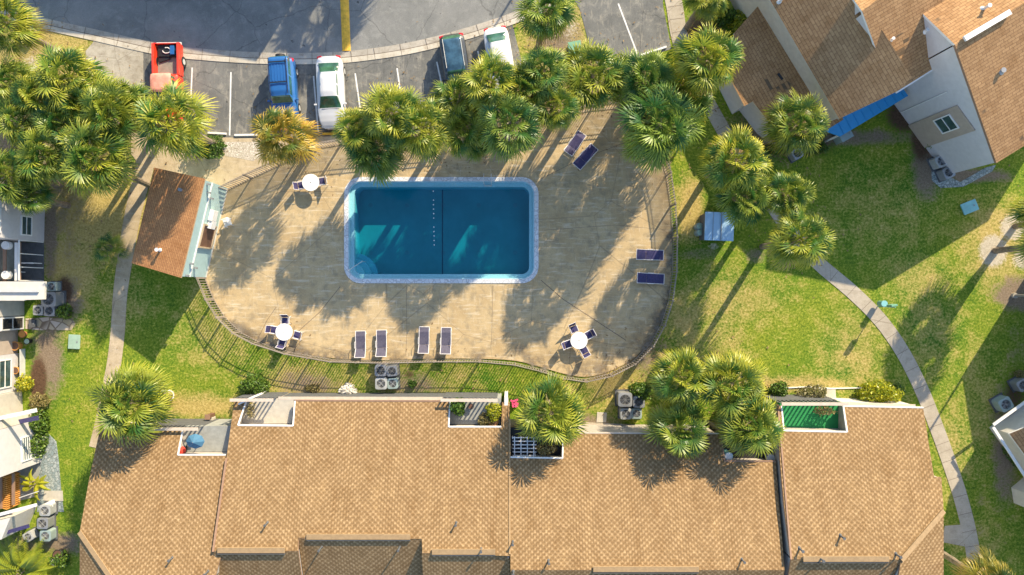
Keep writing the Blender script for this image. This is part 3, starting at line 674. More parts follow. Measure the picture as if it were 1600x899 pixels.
B2 = back_plane(841.5, P2)
for x_ in (503, 625): vent(U2, B2, x_, 854, .05, .7, 'dark_wall')
vent(U2, P2, 752, 858, .05, .5, 'dark_wall')
a = P2.pt(796.5, 655, .03); b = P2.pt(796.5, 866, .03); bar(U2, a, b, .10, .05, M['ridge'], 'party_wall_cap')
a = P2.pt(354, 716, .02); b = P2.pt(333, 862, .02); bar(U2, a, b, .12, .1, M['brown_trim'], 'party_wall_cap')
# unit 3
U3, P3 = unit(3, [(797.5, 714.5), (879, 716), (880, 677), (1126, 678), (1132, 720.5), (1212, 721), (1226, 891), (797.5, 891)], 'broad townhouse roof under two palm tops with dark wells in its edge', [(797.5, 927, 891), (927, 1093, 891), (1093, 1226, 891)], [])
gutter_line(U3, P3, [(797.5, 714.5), (879, 716), (880, 677)], w=.09); gutter_line(U3, P3, [(880, 676.5), (1126, 677.5)], w=.09, mat='cap'); gutter_line(U3, P3, [(1126, 679), (1132, 720.5), (1212, 721)], w=.09, mat='brown_trim')
ridge_vent(U3, P3, 927, 1092, 890)
for x_, y_ in ((857, 876), (801, 847), (802, 893), (1159, 874)): vent(U3, P3, x_, y_, .05, .5, 'dark_wall')
# unit 4
U4, P4 = unit(4, [(1215, 632), (1221, 634.5), (1224.6, 673), (1323.5, 675), (1317.5, 634.5), (1442.5, 637.5), (1458, 736), (1460, 746), (1471, 746.5), (1474.5, 798), (1408, 875), (1236, 874), (1225, 790), (1219, 722)], 'easternmost townhouse with the green turf courtyard beside the curving path', [], [])
a = P4.pt(1474.5, 798); b = P4.pt(1408, 875); hp = Plane.through(a, b, Vector((a.x, a.y-8, a.z)))
q = [a, b, Vector((b.x-2.0, -27.5, hp.z(b.x-2, -27.5))), Vector((a.x, -27.5, hp.z(a.x, -27.5)))]
roof_slab(U4, q, M['shingle']); body_under(U4, q, M['cream'], .12, .17)
c = P4.pt(1236, 874.5); q2 = [c, b, Vector((b.x-2, -27.5, b.z-SL*(27.5+b.y))), Vector((c.x, -27.5, b.z-SL*(27.5+b.y)))]
roof_slab(U4, q2, M['shingle']); body_under(U4, q2, M['cream'], .12, .17)
bar(U4, a+Vector((0, 0, .05)), b+Vector((0, 0, .05)), .3, .06, M['ridge'], 'hip_cap')
ridge_vent(U4, P4, 1255, 1389, 874)
for x_, y_ in ((1313, 837), (1249, 857), (1281, 872), (1400, 866)): vent(U4, P4, x_, y_, .06, .5, 'dark_wall')
gutter_line(U4, P4, [(1221, 634.5), (1224.6, 673), (1323.5, 675), (1317.5, 634.5)], w=.09); gutter_line(U4, P4, [(1317.5, 634.5), (1442.5, 637)], w=.09)
a = P4.pt(1216, 640, .02); b = P4.pt(1236, 874, .02); bar(U4, a, b, .1, .08, M['brown_trim'], 'party_wall_cap')

# courtyards: floors, slatted screen walls, contents
def courtyard_floor(px4, mat, name, parent, z=2.3):
    m = MB(); m.prism([(W(x, y, z).x, W(x, y, z).y) for x, y in px4], -.01, z); return m.build(name, mat, parent)
courtyard_floor([(386, 622.5), (459, 622.5), (456, 662), (374, 662)], M['patio'], 'courtyard_floor', U2, 2.25)
courtyard_floor([(704, 622.5), (783, 622.5), (782, 663), (702, 663)], M['patio_grey'], 'courtyard_floor', U2, 2.25)
courtyard_floor([(288, 666), (362, 666), (357, 706), (281, 706)], M['patio_grey'], 'courtyard_floor', U1, 2.5)
courtyard_floor([(1218, 628), (1314, 628), (1320, 670), (1221, 669)], M['turf'], 'courtyard_turf', U4, 2.6)
courtyard_floor([(797, 668), (876, 668), (876, 710), (797, 710)], M['black'], 'courtyard_floor', U3, 2.9)  # black floor colour paints in the deep shade of this well
courtyard_floor([(1123, 670), (1208, 670), (1210, 717), (1128, 716)], M['black'], 'courtyard_floor', U3, 2.9)  # black stands in for palm shadow on the well floor
def screen(name_root, label, a_px, b_px, h, slat=True, mat='dark_wall', cap='cap', gap=.29, th=.06, z0=2.2):
    a, b = W(*a_px), W(*b_px); rt = root(name_root, a, 0, label, 'wall' if not slat else 'fence', 'slatted courtyard screens of the townhouses' if slat else None, world_parts=True)
    d = (b-a); L = d.length; u = d/L; ang = math.atan2(d.y, d.x); m = MB()
    if slat:
        s = .04
        while s < L: p = a+u*s; m.box((p.x, p.y, (z0+h)/2), (.12, .025, h-z0), ang); s += gap
        m.box(((a+b)/2)+Vector((0, 0, z0/2)), (L, .05, z0), ang)
    else: m.box(((a+b)/2)+Vector((0, 0, h/2-.02)), (L, th, h), ang)
    m.build('slat_panel' if slat else 'panel', M[mat], rt)
    m = MB(); m.box(((a+b)/2)+Vector((0, 0, h+.03)), (L+.1, .20, .06), ang); m.build('cap', M[cap], rt)
    return rt
screen('courtyard_screen', 'dark slatted screen along the top of the white slatted courtyard', (390, 613.5), (451, 613.5), 3.25)
screen('courtyard_screen', 'dark slatted screen above the potted plant courtyard', (697, 613.5), (778, 614), 3.25)
screen('courtyard_screen', 'dark slatted screen by the wash strip, above the blue parasol courtyard', (252, 655), (343, 655), 3.4)
screen('courtyard_screen', 'dark slatted screen along the top of the green turf courtyard', (1190, 617.5), (1284, 617.5), 3.7)
screen('garden_wall', 'long dark board wall with tan cap between the two courtyards of the long townhouse', (453, 614.5), (696, 615), 2.2, False)
screen('garden_wall', 'board wall under the gutter right of the green turf courtyard', (1287, 622), (1400, 626), 2.2, False, 'cream')
bar(U2, W(791, 616, 1.4), W(791, 629, 1.4), .22, 2.8, M['white'], 'end_wall')
bar(U2, W(404, 617, 1.6), W(386, 626, 1.6), .12, 3.0, M['white'], 'end_wall')

# ---- pool house
PHH = 3.8
ph_pts = [W(320.5, 279.5, PHH), W(283, 434.5, PHH), W(205.5, 411.5, 3.1), W(241, 262, 3.1)]
PHr = root('pool_house', W(300, 350), 0, 'small pool house with rust shingle roof and pale teal walls', 'pool house', world_parts=True)
roof_slab(PHr, ph_pts, M['shingle_c'], .12, eave_dir=(ph_pts[0]-ph_pts[1]), edge=M['wood_pale'])
body_under(PHr, ph_pts, M['teal_wall'], .08, .14)
php = Plane.through(ph_pts[0], ph_pts[1], ph_pts[2])
vent(PHr, php, 250.5, 391, .08, .45, 'white'); vent(PHr, php, 283, 297, .07, .2, 'metal')
A0 = offset_poly([(p.x, p.y) for p in ph_pts], .08); ea, eb = Vector((*A0[0], 0)), Vector((*A0[1], 0)); ed = (eb-ea).normalized(); en = Vector((-ed.y, ed.x, 0))
if en.x < 0: en = -en
ang = math.atan2(ed.y, ed.x); Lw = (eb-ea).length
m = MB(); m.box((ea+eb)/2+en*.04+Vector((0, 0, 2.55)), (Lw, .07, .09), ang); m.build('trim_board', M['white'], PHr)
m = MB(); m.box((ea+eb)/2+en*.03+Vector((0, 0, .06)), (Lw, .05, .16), ang); m.build('sill_board', M['cream'], PHr)
fo = MB(); p = ea.lerp(eb, .56)
for s_ in (-1, 1): fo.box(p+ed*s_*.78+en*.07+Vector((0, 0, 1.45)), (.10, .12, 1.9), ang)
for z in (.5, 2.4): fo.box(p+en*.07+Vector((0, 0, z)), (1.66, .12, .10), ang)
fo = fo.build('doorway', M['wood_pale'], PHr)
m = MB(); m.box(p+en*.02+Vector((0, 0, 1.45)), (1.46, .06, 1.8), ang); g = m.build('door', M['brown'], PHr); g.parent = fo
for t_, z_ in ((.11, 2.9), (.16, 2.3), (.86, 2.9), (.90, 2.2), (.03, 3.2), (.985, 3.1)):
    m = MB(); q = ea.lerp(eb, t_); m.box(q+en*.12+Vector((0, 0, z_)), (.12, .22, .16), ang); m.build('wall_lamp', M['metal'], PHr)
for t_, w_, z_ in ((.33, .75, 1.6), (.43, .55, 1.5)):
    m = MB(); q = ea.lerp(eb, t_); m.box(q+en*.17+Vector((0, 0, z_)), (w_, .3, .7), ang); m.build('wall_cabinet', M['white'], PHr, bevel=.02)

# ---- north-east building
def nb(px, py, h): return W(px, py, h)
NE = root('townhouse_block', W(1400, 60), 0, 'tan roofed townhouse block with blue awning and gabled white walls', 'townhouse', world_parts=True)
# low wing
wing = [nb(1193, 0-60, 2.9), nb(1139, 120-60*0, 2.8), nb(1163, 165, 2.8), nb(1176, 158, 2.8), nb(1194, 180, 2.8), nb(1250, 224, 2.8), nb(1316, 186, 2.9), nb(1230, 20, 2.95)]
wingpl = Plane.through(nb(1143, 50, 2.7), nb(1163, 165, 2.7), nb(1300, 180, 3.4))
wing = [wingpl.pt(*p) for p in [(1193, 0), (1147, 52), (1139, 120), (1163, 166), (1176, 159), (1205, 195), (1240, 222), (1294, 202), (1318, 187), (1215, -30), (1200, -40), (1193, -10)]]
roof_slab(NE, wing, M['shingle_b'], .14, eave_dir=(nb(1163, 165, 0)-nb(1139, 120, 0)), name='roof', edge=M['cream']); body_under(NE, wing, M['wall_white'], .10, .16)
m = MB(); a = wingpl.pt(1219, 120); m.box((a.x, a.y, a.z+.02), (.5, .16, .06), R(-55)); m.build('skylight_slot', M['black'], NE)
wall_window(NE, W(1176, 157), W(1196, 182), .25, .9, .9, 2.1, -1)
# west slope A
A_pl = Plane.through(nb(1203, 0, 4.9), nb(1311, 186, 4.9), nb(1400, 90, 6.9))
A_pts = [A_pl.pt(*p) for p in [(1155, -85), (1203, 0), (1311, 186), (1405, 141), (1425, 121), (1372, 37), (1362, 61), (1347, 18), (1300, -90)]]
A_pts = [A_pl.pt(*p) for p in [(1155, -85), (1203, 0), (1311, 186), (1402, 143), (1425, 121), (1372, 37), (1330, -60), (1290, -100)]]
roof_slab(NE, A_pts, M['shingle_b'], .16, eave_dir=(A_pts[2]-A_pts[1]), edge=M['cream']); body_under(NE, A_pts, M['cream'], .12, .18)
# gable C : ridge from apex (1347,18)
D_dir = nb(1420, -25, 7.6)-nb(1347, 18, 7.6)
B_pl = Plane.through(nb(1347, 18, 7.6), nb(1420, -25, 7.6), nb(1475, 97, 5.3))
B_pts = [B_pl.pt(*p) for p in [(1347, 18), (1363, 61), (1373, 90), (1402, 143), (1475, 97), (1500, 84), (1500, 0), (1480, -60), (1420, -40)]]
roof_slab(NE, B_pts, M['shingle_b'], .16, eave_dir=(D_dir), edge=M['white']); body_under(NE, B_pts, M['wall_white'], .12, .18)
C_pl = Plane.through(nb(1347, 18, 7.6), nb(1420, -25, 7.6), nb(1325, -14, 6.3))
C_pts = [C_pl.pt(*p) for p in [(1347, 18), (1420, -25), (1395, -80), (1310, -34)]]
roof_slab(NE, C_pts, M['shingle_b'], .16, edge=M['white']); body_under(NE, C_pts, M['wall_white'], .12, .18)
# gable D : the tall right block
D_pl = Plane.through(nb(1492, 70, 8.2), nb(1585, 15, 8.2), nb(1557, 255, 5.1))
D_pts = [D_pl.pt(*p) for p in [(1492, 70), (1557, 255), (1690, 175), (1760, 120), (1680, -60), (1585, 15)]]
D_pts = [D_pl.pt(*p) for p in [(1492, 70), (1557, 255), (1760, 130), (1700, -54)]]
roof_slab(NE, D_pts, M['shingle_b'], .18, eave_dir=(D_pts[2]-D_pts[1]), edge=M['brown_trim']); body_under(NE, D_pts, M['wall_white'], .04, .2)
E_pl = Plane.through(nb(1492, 70, 8.2), nb(1585, 15, 8.2), nb(1437, 17, 6.6))
E_pts = [E_pl.pt(*p) for p in [(1492, 70), (1700, -54), (1660, -120), (1437, 17)]]
roof_slab(NE, E_pts, M['shingle_b'], .18, eave_dir=(D_pts[2]-D_pts[1]), edge=M['white']); body_under(NE, E_pts, M['wall_white'], .04, .2)
bar(NE, D_pl.pt(1507, 61, .12), D_pl.pt(1578, 19, .12), .32, .16, M['white'], 'ridge_vent')
vent(NE, D_pl, 1565, 111, .1, .15, 'metal'); vent(NE, E_pl, 1537, 14, .08, .5, 'white'); vent(NE, B_pl, 1445, 49, .08, .3, 'white'); vent(NE, B_pl, 1393, 62, .06, .2, 'white'); vent(NE, A_pl, 1219, 2, .08, .6, 'white')
# eave gutters and the brown siding section of the west wall of block D
bar(NE, B_pl.pt(1400, 145, -.05), B_pl.pt(1475, 98, -.05), .12, .12, M['white'], 'gutter')
g0 = offset_poly([(p.x, p.y) for p in D_pts], .04); wa, wb = Vector((*g0[0], 0)), Vector((*g0[1], 0)); wd = (wb-wa).normalized(); wn_ = Vector((wd.y, -wd.x, 0))
if wn_.x > 0: wn_ = -wn_
wang = math.atan2(wd.y, wd.x); LL = (wb-wa).length
m = MB(); c = wa.lerp(wb, .56)+wn_*.04; m.box(c+Vector((0, 0, 2.65)), (LL*.25, .08, 5.3), wang); m.build('siding', M['tan_wall'], NE)
wall_window(NE, wa+wn_*.08, wb+wn_*.08, .475, .62, 2.6, 4.3, (1 if wn_.dot(Vector((-wd.y, wd.x, 0))) > 0 else -1), name='window')
# blue lean-to awning
bl = Plane.through(nb(1291, 205, 2.5), nb(1312, 213, 2.3), nb(1415, 148, 2.3))
roof_slab(NE, [bl.pt(*p) for p in [(1289, 205), (1300, 186), (1345, 165), (1408, 134), (1419, 150), (1313, 213.5)]], M['blue_roof'], .08, name='awning', edge=M['blue_roof'])
for px_, py_ in ((1312, 211), (1362, 181), (1412, 150)):
    p = W(px_, py_, 2.2); m = MB(); m.box((p.x, p.y, 1.1), (.1, .1, 2.25)); m.build('post', M['white'], NE)

# ---- west buildings: only their east walls show
def block(rt, base_px, h, mat, name='wall', roofmat='shingle'):
    pts = [W(*p) for p in base_px]; m = MB(); m.prism([(p.x, p.y) for p in pts], -.05, h); m.build(name, M[mat], rt)
    if roofmat:
        m = MB(); q = offset_poly([(p.x, p.y) for p in pts], -.12); m.prism([(v.x, v.y) for v in q], h, h+.14); m.build('roof', M[roofmat], rt)
WB = root('apartment_house', W(60, 400), 0, 'white stucco apartment house with screened porch at the left edge', 'house', world_parts=True)
block(WB, [(70.5, 296), (69, 378), (-160, 378), (-160, 296)], 5.0, 'wall_white')
a, b = W(70.5, 296), W(69, 378); wall_window(WB, a, b, .56, .92, 1.3, 2.35, 1, name='window'); wall_window(WB, a, b, .35, .92, 4.2, 4.9, 1, name='window')
# porch: floor coloured dark in place of palm shade, frames, low glass
m = MB(); m.prism([(p.x, p.y) for p in [W(x, y) for x, y in [(69, 379), (69, 439), (-60, 439), (-60, 379)]]], -.02, .06); m.build('porch_floor', M['dark_wall'], WB)
block(WB, [(31, 379), (31, 439), (-160, 439), (-160, 379)], 2.0, 'patio_grey', 'porch_wall', None)
m = MB()
for (x0, y0, x1, y1, h) in [(68, 379, 68, 439, 2.4), (40, 412, 66, 412, 1.0), (40, 412, 40, 439, 1.0)]:
    a, b = W(x0, y0), W(x1, y1); d = b-a; an = math.atan2(d.y, d.x); m.box((a+b)/2+Vector((0, 0, h)), (d.length, .08, .07), an)
    k = max(2, int(d.length/.9))
    for i in range(k+1): p = a.lerp(b, i/k); m.box(p+Vector((0, 0, h/2)), (.06, .06, h))
m.build('porch_frame', M['white'], WB)
for y_ in (384, 430):
    p = W(14, y_, 2.0); m = MB(); m.cyl((p.x, p.y), .28, 2.0, 2.35, 16); m.cyl((p.x, p.y), .16, 2.35, 2.37, 16); m.build('roof_turbine', M['white'], WB)
m = MB(); a = W(26, 409, 2.05); m.box((a.x, a.y, 2.05), (.22, 2.6, .1)); m.build('beam', M['white'], WB)
m = MB(); a = W(29.5, 409, 2.05); m.box((a.x, a.y, 2.03), (.22, 2.6, .08)); m.build('beam', M['brown_trim'], WB)
m = MB(); a = W(7, 409, 2.05); m.box((a.x, a.y, 2.03), (.22, 2.6, .08)); m.build('beam', M['brown_trim'], WB)
# flat white awning roof & grey block
m = MB(); pts = [W(x, y, 2.7) for x, y in [(-160, 440), (70, 440), (69, 468), (38, 469), (38, 470), (-160, 470)]]; m.prism([(p.x, p.y) for p in pts], 2.5, 2.7); m.build('flat_roof', M['cream'], WB)
m = MB(); a = W(-40, 455, 2.78); b = W(60, 455, 2.78); m.box((a+b)/2, ((b-a).length, .16, .12), 0); m.build('roof_rail', M['metal_pale'], WB)
block(WB, [(55, 442), (55, 468), (-160, 468), (-160, 442)], 2.45, 'cream', roofmat=None)
block(WB, [(38, 469), (38, 493), (-160, 493), (-160, 469)], 5.2, 'stucco')
block(WB, [(37, 494), (37, 515), (-160, 515), (-160, 494)], 5.2, 'wall_white')
wall_window(WB, W(37, 494), W(37, 515), .04, .96, .05, 2.15, 1, ('metal_pale', 'glass_dark'), name='sliding_door')
block(WB, [(28, 516), (28, 551.5), (-160, 551.5), (-160, 516)], 5.2, 'tan_wall')
block(WB, [(29.5, 552), (29, 610), (-160, 610), (-160, 552)], 5.2, 'wall_white')
wall_window(WB, W(29.5, 552), W(29, 610), .12, .87, .75, 1.95, 1, name='window')
block(WB, [(34, 610.5), (36, 642), (-160, 668), (-160, 610.5)], 4.6, 'stucco')
m = MB(); a, b = W(39, 545, 0), W(39, 590, 0); m.box((a+b)/2+Vector((0, 0, .25)), ((b-a).length, .05, .5), math.pi/2); m.build('planter_edge', M['metal_pale'], WB)
WC = root('apartment_house', W(40, 720), 0, 'angled white apartment house with paned window and timber gate', 'house', world_parts=True)
block(WC, [(57, 641), (62, 654), (-160, 700), (-160, 688)], 3.4, 'stucco', roofmat=None)
a, b = W(57, 641, 3.45), W(-160, 688, 3.45); bar(WC, a, b, .25, .12, M['white'], 'parapet_cap')
a, b = W(60, 653, 1.9), W(-160, 698, 1.9); bar(WC, a, b, .3, .1, M['navy'], 'shade_stripe')  # navy bar stands in for a bluish stripe of shade
block(WC, [(62, 654.5), (65, 722), (-160, 772), (-160, 701)], 5.0, 'wall_white')
m = MB(); m.prism([(p.x, p.y) for p in [W(x, y) for x, y in [(64, 724), (56, 776), (-60, 806), (-60, 748)]]], -.02, .05); m.build('patio', M['patio_grey'], WC)
a, b = W(62, 654.5), W(65, 722); wall_window(WC, a, b, .3, .85, .95, 1.95, 1, name='window', bars=4)
block(WC, [(58, 790), (45, 822), (-160, 880), (-160, 845)], 2.6, 'cream', roofmat=None)
a, b = W(57, 789, 2.65), W(-160, 846, 2.65); bar(WC, a, b, .2, .1, M['white'], 'parapet_cap')
a, b = W(45, 822, 2.2), W(-160, 882, 2.2); bar(WC, a, b, .24, .12, M['navy'], 'shade_stripe')  # another navy bar painting shade along the wall
for k_, x_ in enumerate((2, 21)):
    a, b = W(x_, 745-k_*5, 1.9), W(x_, 795-k_*6, 1.9); bar(WC, a, b, .16 if k_ else .12, .12, M['brown_trim'], 'gate_rail')
m = MB()
for i in range(16):
    p = W(11, 744+i*3.2, 1.5); m.box((p.x, p.y, 1.2), (.5, .06, 1.3), R(-18))
m.build('gate_boards', M['orange'], WC)
m = MB(); a, b = W(30, 778, 1.0), W(60, 768, 1.0); bar(WC, a, b, .06, .06, M['metal_pale'], 'low_rail')

# ---- east edge building and taller masses beyond the frame
EB = root('corner_house', W(1600, 690), 0, 'grey white house with tan roof peeping in at the right edge', 'house', world_parts=True)
eb = [W(1551, 665), W(1601, 742), W(1700, 900), W(1760, 840), W(1640, 600), W(1600, 630)]
m = MB(); m.prism([(p.x, p.y) for p in eb], -.05, 1.7); m.build('patio_wall', M['cream'], EB)
e0 = W(1577, 678, 2.2); d1 = (W(1604, 715, 2.2)-e0).normalized(); pp_ = Vector((-d1.y, d1.x, 0))
if pp_.x < 0: pp_ = -pp_
up_ = pp_*4.2+Vector((0, 0, 2.1)); rp = [e0, e0+d1*9, e0+d1*9+up_, e0+up_]
roof_slab(EB, rp, M['shingle_b'], .14, edge=M['white']); body_under(EB, rp, M['cream'], .12, .16)
wall_window(EB, W(1551, 665), W(1601, 742), .62, .82, .5, 1.5, -1)
m = MB(); m.prism([(p.x, p.y) for p in [W(x, y) for x, y in [(1615, 412), (1634, 531), (1900, 560), (1900, 380)]]], -.05, 5.1); m.build('wall', M['wall_white'], EB)
m = MB(); m.prism([(p.x, p.y) for p in [W(x, y) for x, y in [(1634, 532), (1606, 650), (1625, 900), (1900, 930), (1900, 545)]]], -.05, 6.9); m.build('wall', M['wall_white'], EB)
block(EB, [(1604, 742), (1580, 762), (1584, 786), (1630, 800), (1640, 760)], 1.2, 'cream', 'porch_wall', None)
# building north of the road whose shadow crosses it
NB = root('north_house', W(400, -160), 0, 'long flat roofed house beyond the road', 'house', world_parts=True)
m = MB(); m.prism([(p.x, p.y) for p in [W(x, y) for x, y in [(531, -112), (350, -147), (190, -160), (60, -200), (-200, -260), (-200, -560), (531, -560)]]], -.05, 6.0); m.build('wall', M['cream'], NB)

# ------------------------------------------------------------------ palms
def set_attrs(me, age, tip):
    for nm, A in (('age', age), ('tip', tip)):
        at = me.attributes.new(nm, 'FLOAT', 'POINT'); at.data.foreach_set('value', np.array(A, dtype=np.float32))
def fan_crown(seed, n=44, dead=3, name='crown_mesh', full=1.0):
    r = random.Random(seed); V = []; F = []; AG = []; TP = []
    def put(p, a, t): V.append(tuple(p)); AG.append(a); TP.append(t); return len(V)-1
    for i in range(n):
        f = i/n; az = i*2.39996+r.uniform(-.25, .25)
        el = R(80-112*f**0.85+r.uniform(-14, 14)); isdead = i >= n-dead
        age = 0.95 if isdead else r.uniform(0, .55)+(.2 if f > .7 else 0)
        if isdead: el = R(r.uniform(-62, -30))
        pl = r.uniform(.55, 1.2)*full*(0.8 if f < .12 else 1); bl = r.uniform(.72, 1.05)*full*(0.75 if f < .1 else 1)
        tone = r.uniform(-.42, .30)
        hd = Vector((math.cos(az), math.sin(az), 0)); d = hd*math.cos(el)+Vector((0, 0, math.sin(el)))
        side = Vector((-math.sin(az), math.cos(az), 0)); up = side.cross(d)*-1
        if up.z < 0: up = -up
        roll = r.uniform(-1.0, 1.0); side, up = side*math.cos(roll)+up*math.sin(roll), up*math.cos(roll)-side*math.sin(roll)
        base = Vector((0, 0, 0))+hd*.1; droop = .16
        # petiole (thin strip)
        prev = None
        for k in range(4):
            t = k/3; c = base+d*pl*t-Vector((0, 0, droop*.6*t*t)); w = .028*(1-.5*t)
            a = put(c-side*w, age*.6, .35); b = put(c+side*w, age*.6, .35)
            if prev: F.append((prev[0], prev[1], b, a))
            prev = (a, b)
        tipc = base+d*pl-Vector((0, 0, droop*.6)); d2 = (d-Vector((0, 0, .25))).normalized()
        nl = 22
        for j in range(nl):
            th = R(-100+200*j/(nl-1)+r.uniform(-4, 4)); L = bl*(0.70+.30*math.cos(th*.55))*r.uniform(.9, 1.06)
            ld = (d2*math.cos(th)+side*math.sin(th)).normalized(); ls = up.cross(ld).normalized()
            wv = .036*full; pleat = up*(.05 if j % 2 else -.03)
            o = tipc; grav = .28+.35*f+r.uniform(-.05, .1)
            p1 = o+ld*L*.40+pleat-Vector((0, 0, grav*.10)); p2 = o+ld*L*.72+pleat*.6-Vector((0, 0, grav*.34)); p3 = o+ld*L*1.02-Vector((0, 0, grav*.85+r.uniform(0, .06)))
            t0 = .05+tone; t1 = .22+tone; t2 = .50+tone; t3 = .95+tone
            i0 = put(o, age, t0); a1 = put(p1-ls*wv, age, t1); b1 = put(p1+ls*wv, age, t1); a2 = put(p2-ls*wv*.66, age, t2); b2 = put(p2+ls*wv*.66, age, t2); i3 = put(p3, age, t3)
            F += [(i0, b1, a1), (a1, b1, b2, a2), (a2, b2, i3)]
    # pale flower stalks hanging out of the crown
    for k in range(r.choice((3, 4, 5))):
        az = r.uniform(0, 6.28); hd = Vector((math.cos(az), math.sin(az), 0)); L = r.uniform(.7, 1.15)*full
        for s_ in range(14):
            a2 = az+r.uniform(-.35, .35); h2 = Vector((math.cos(a2), math.sin(a2), 0)); l0 = L*r.uniform(.35, .9)
            p0 = hd*l0+Vector((0, 0, .35*l0+.18)); p1 = p0+h2*.26+Vector((0, 0, -.05+r.uniform(-.1, .1))); sd = Vector((-h2.y, h2.x, 0))*.012
            a = put(p0-sd, .93, .6); b = put(p0+sd, .93, .6); c = put(p1, .93, .9); F.append((a, b, c))
        pr = None
        for t in (0, .4, .8, 1):
            c = hd*L*t+Vector((0, 0, .5*t*L*(1.2-t)+.1)); sd = Vector((-hd.y, hd.x, 0))*.02
            a = put(c-sd, .93, .5); b = put(c+sd, .93, .5)
            if pr: F.append((pr[0], pr[1], b, a))
            pr = (a, b)
    me = bpy.data.meshes.new(name); me.from_pydata(V, [], F); set_attrs(me, AG, TP); return me
CROWN = {}
def crown_mesh(kind, var):
    key = (kind, var)
    if key not in CROWN:
        me = fan_crown(100+var*17+len(kind), n=52 if kind != 'sparse' else 28, dead={'leaf': 2+var*2 % 7, 'leaf_dark': 1+var, 'leaf_orange': 6, 'sparse': 0}[kind])
        me.materials.append(M['leaf_dark' if kind == 'sparse' else kind]); CROWN[key] = me
    return CROWN[key]
def palm(px, py, h, rpx, label, kind='leaf', group='fan palms of the grounds', lean=None):
    """crown centre seen at (px,py) at height h"""
    c = W(px, py, h); lr = random.Random(int(px*13+py)); base = Vector((c.x+lr.uniform(-.25, .25), c.y+lr.uniform(-.25, .25), 0))
    if lean: base = W(*lean)
    rt = root('palm_tree', base, 0, label, 'palm tree', group)
    top = Vector((c.x-base.x, c.y-base.y, h)); m = MB(); path = []; rad = []
    N = 10
    for i in range(N+1):
        t = i/N; path.append(Vector((top.x*t*t*.6+top.x*t*.4, top.y*t*t*.6+top.y*t*.4, (h-.1)*t-.05))); rad.append((.21 if i % 2 else .185)*(1.15-.3*t) if t < .8 else .24)
    m.tube(path, rad, 10); m.build('trunk', M['trunk'], rt, smooth=False)
    me = crown_mesh(kind, lr.randrange(6)); o = bpy.data.objects.new('crown', me); COL.objects.link(o); o.parent = rt; o.location = top
    R_m = rpx*1.06*(CAM_H-h)/FPX; s = R_m/1.95; o.scale = (s, s, s*.95); o.rotation_euler = (lr.uniform(-.12, .12), lr.uniform(-.12, .12), lr.uniform(0, 6.28)); return rt
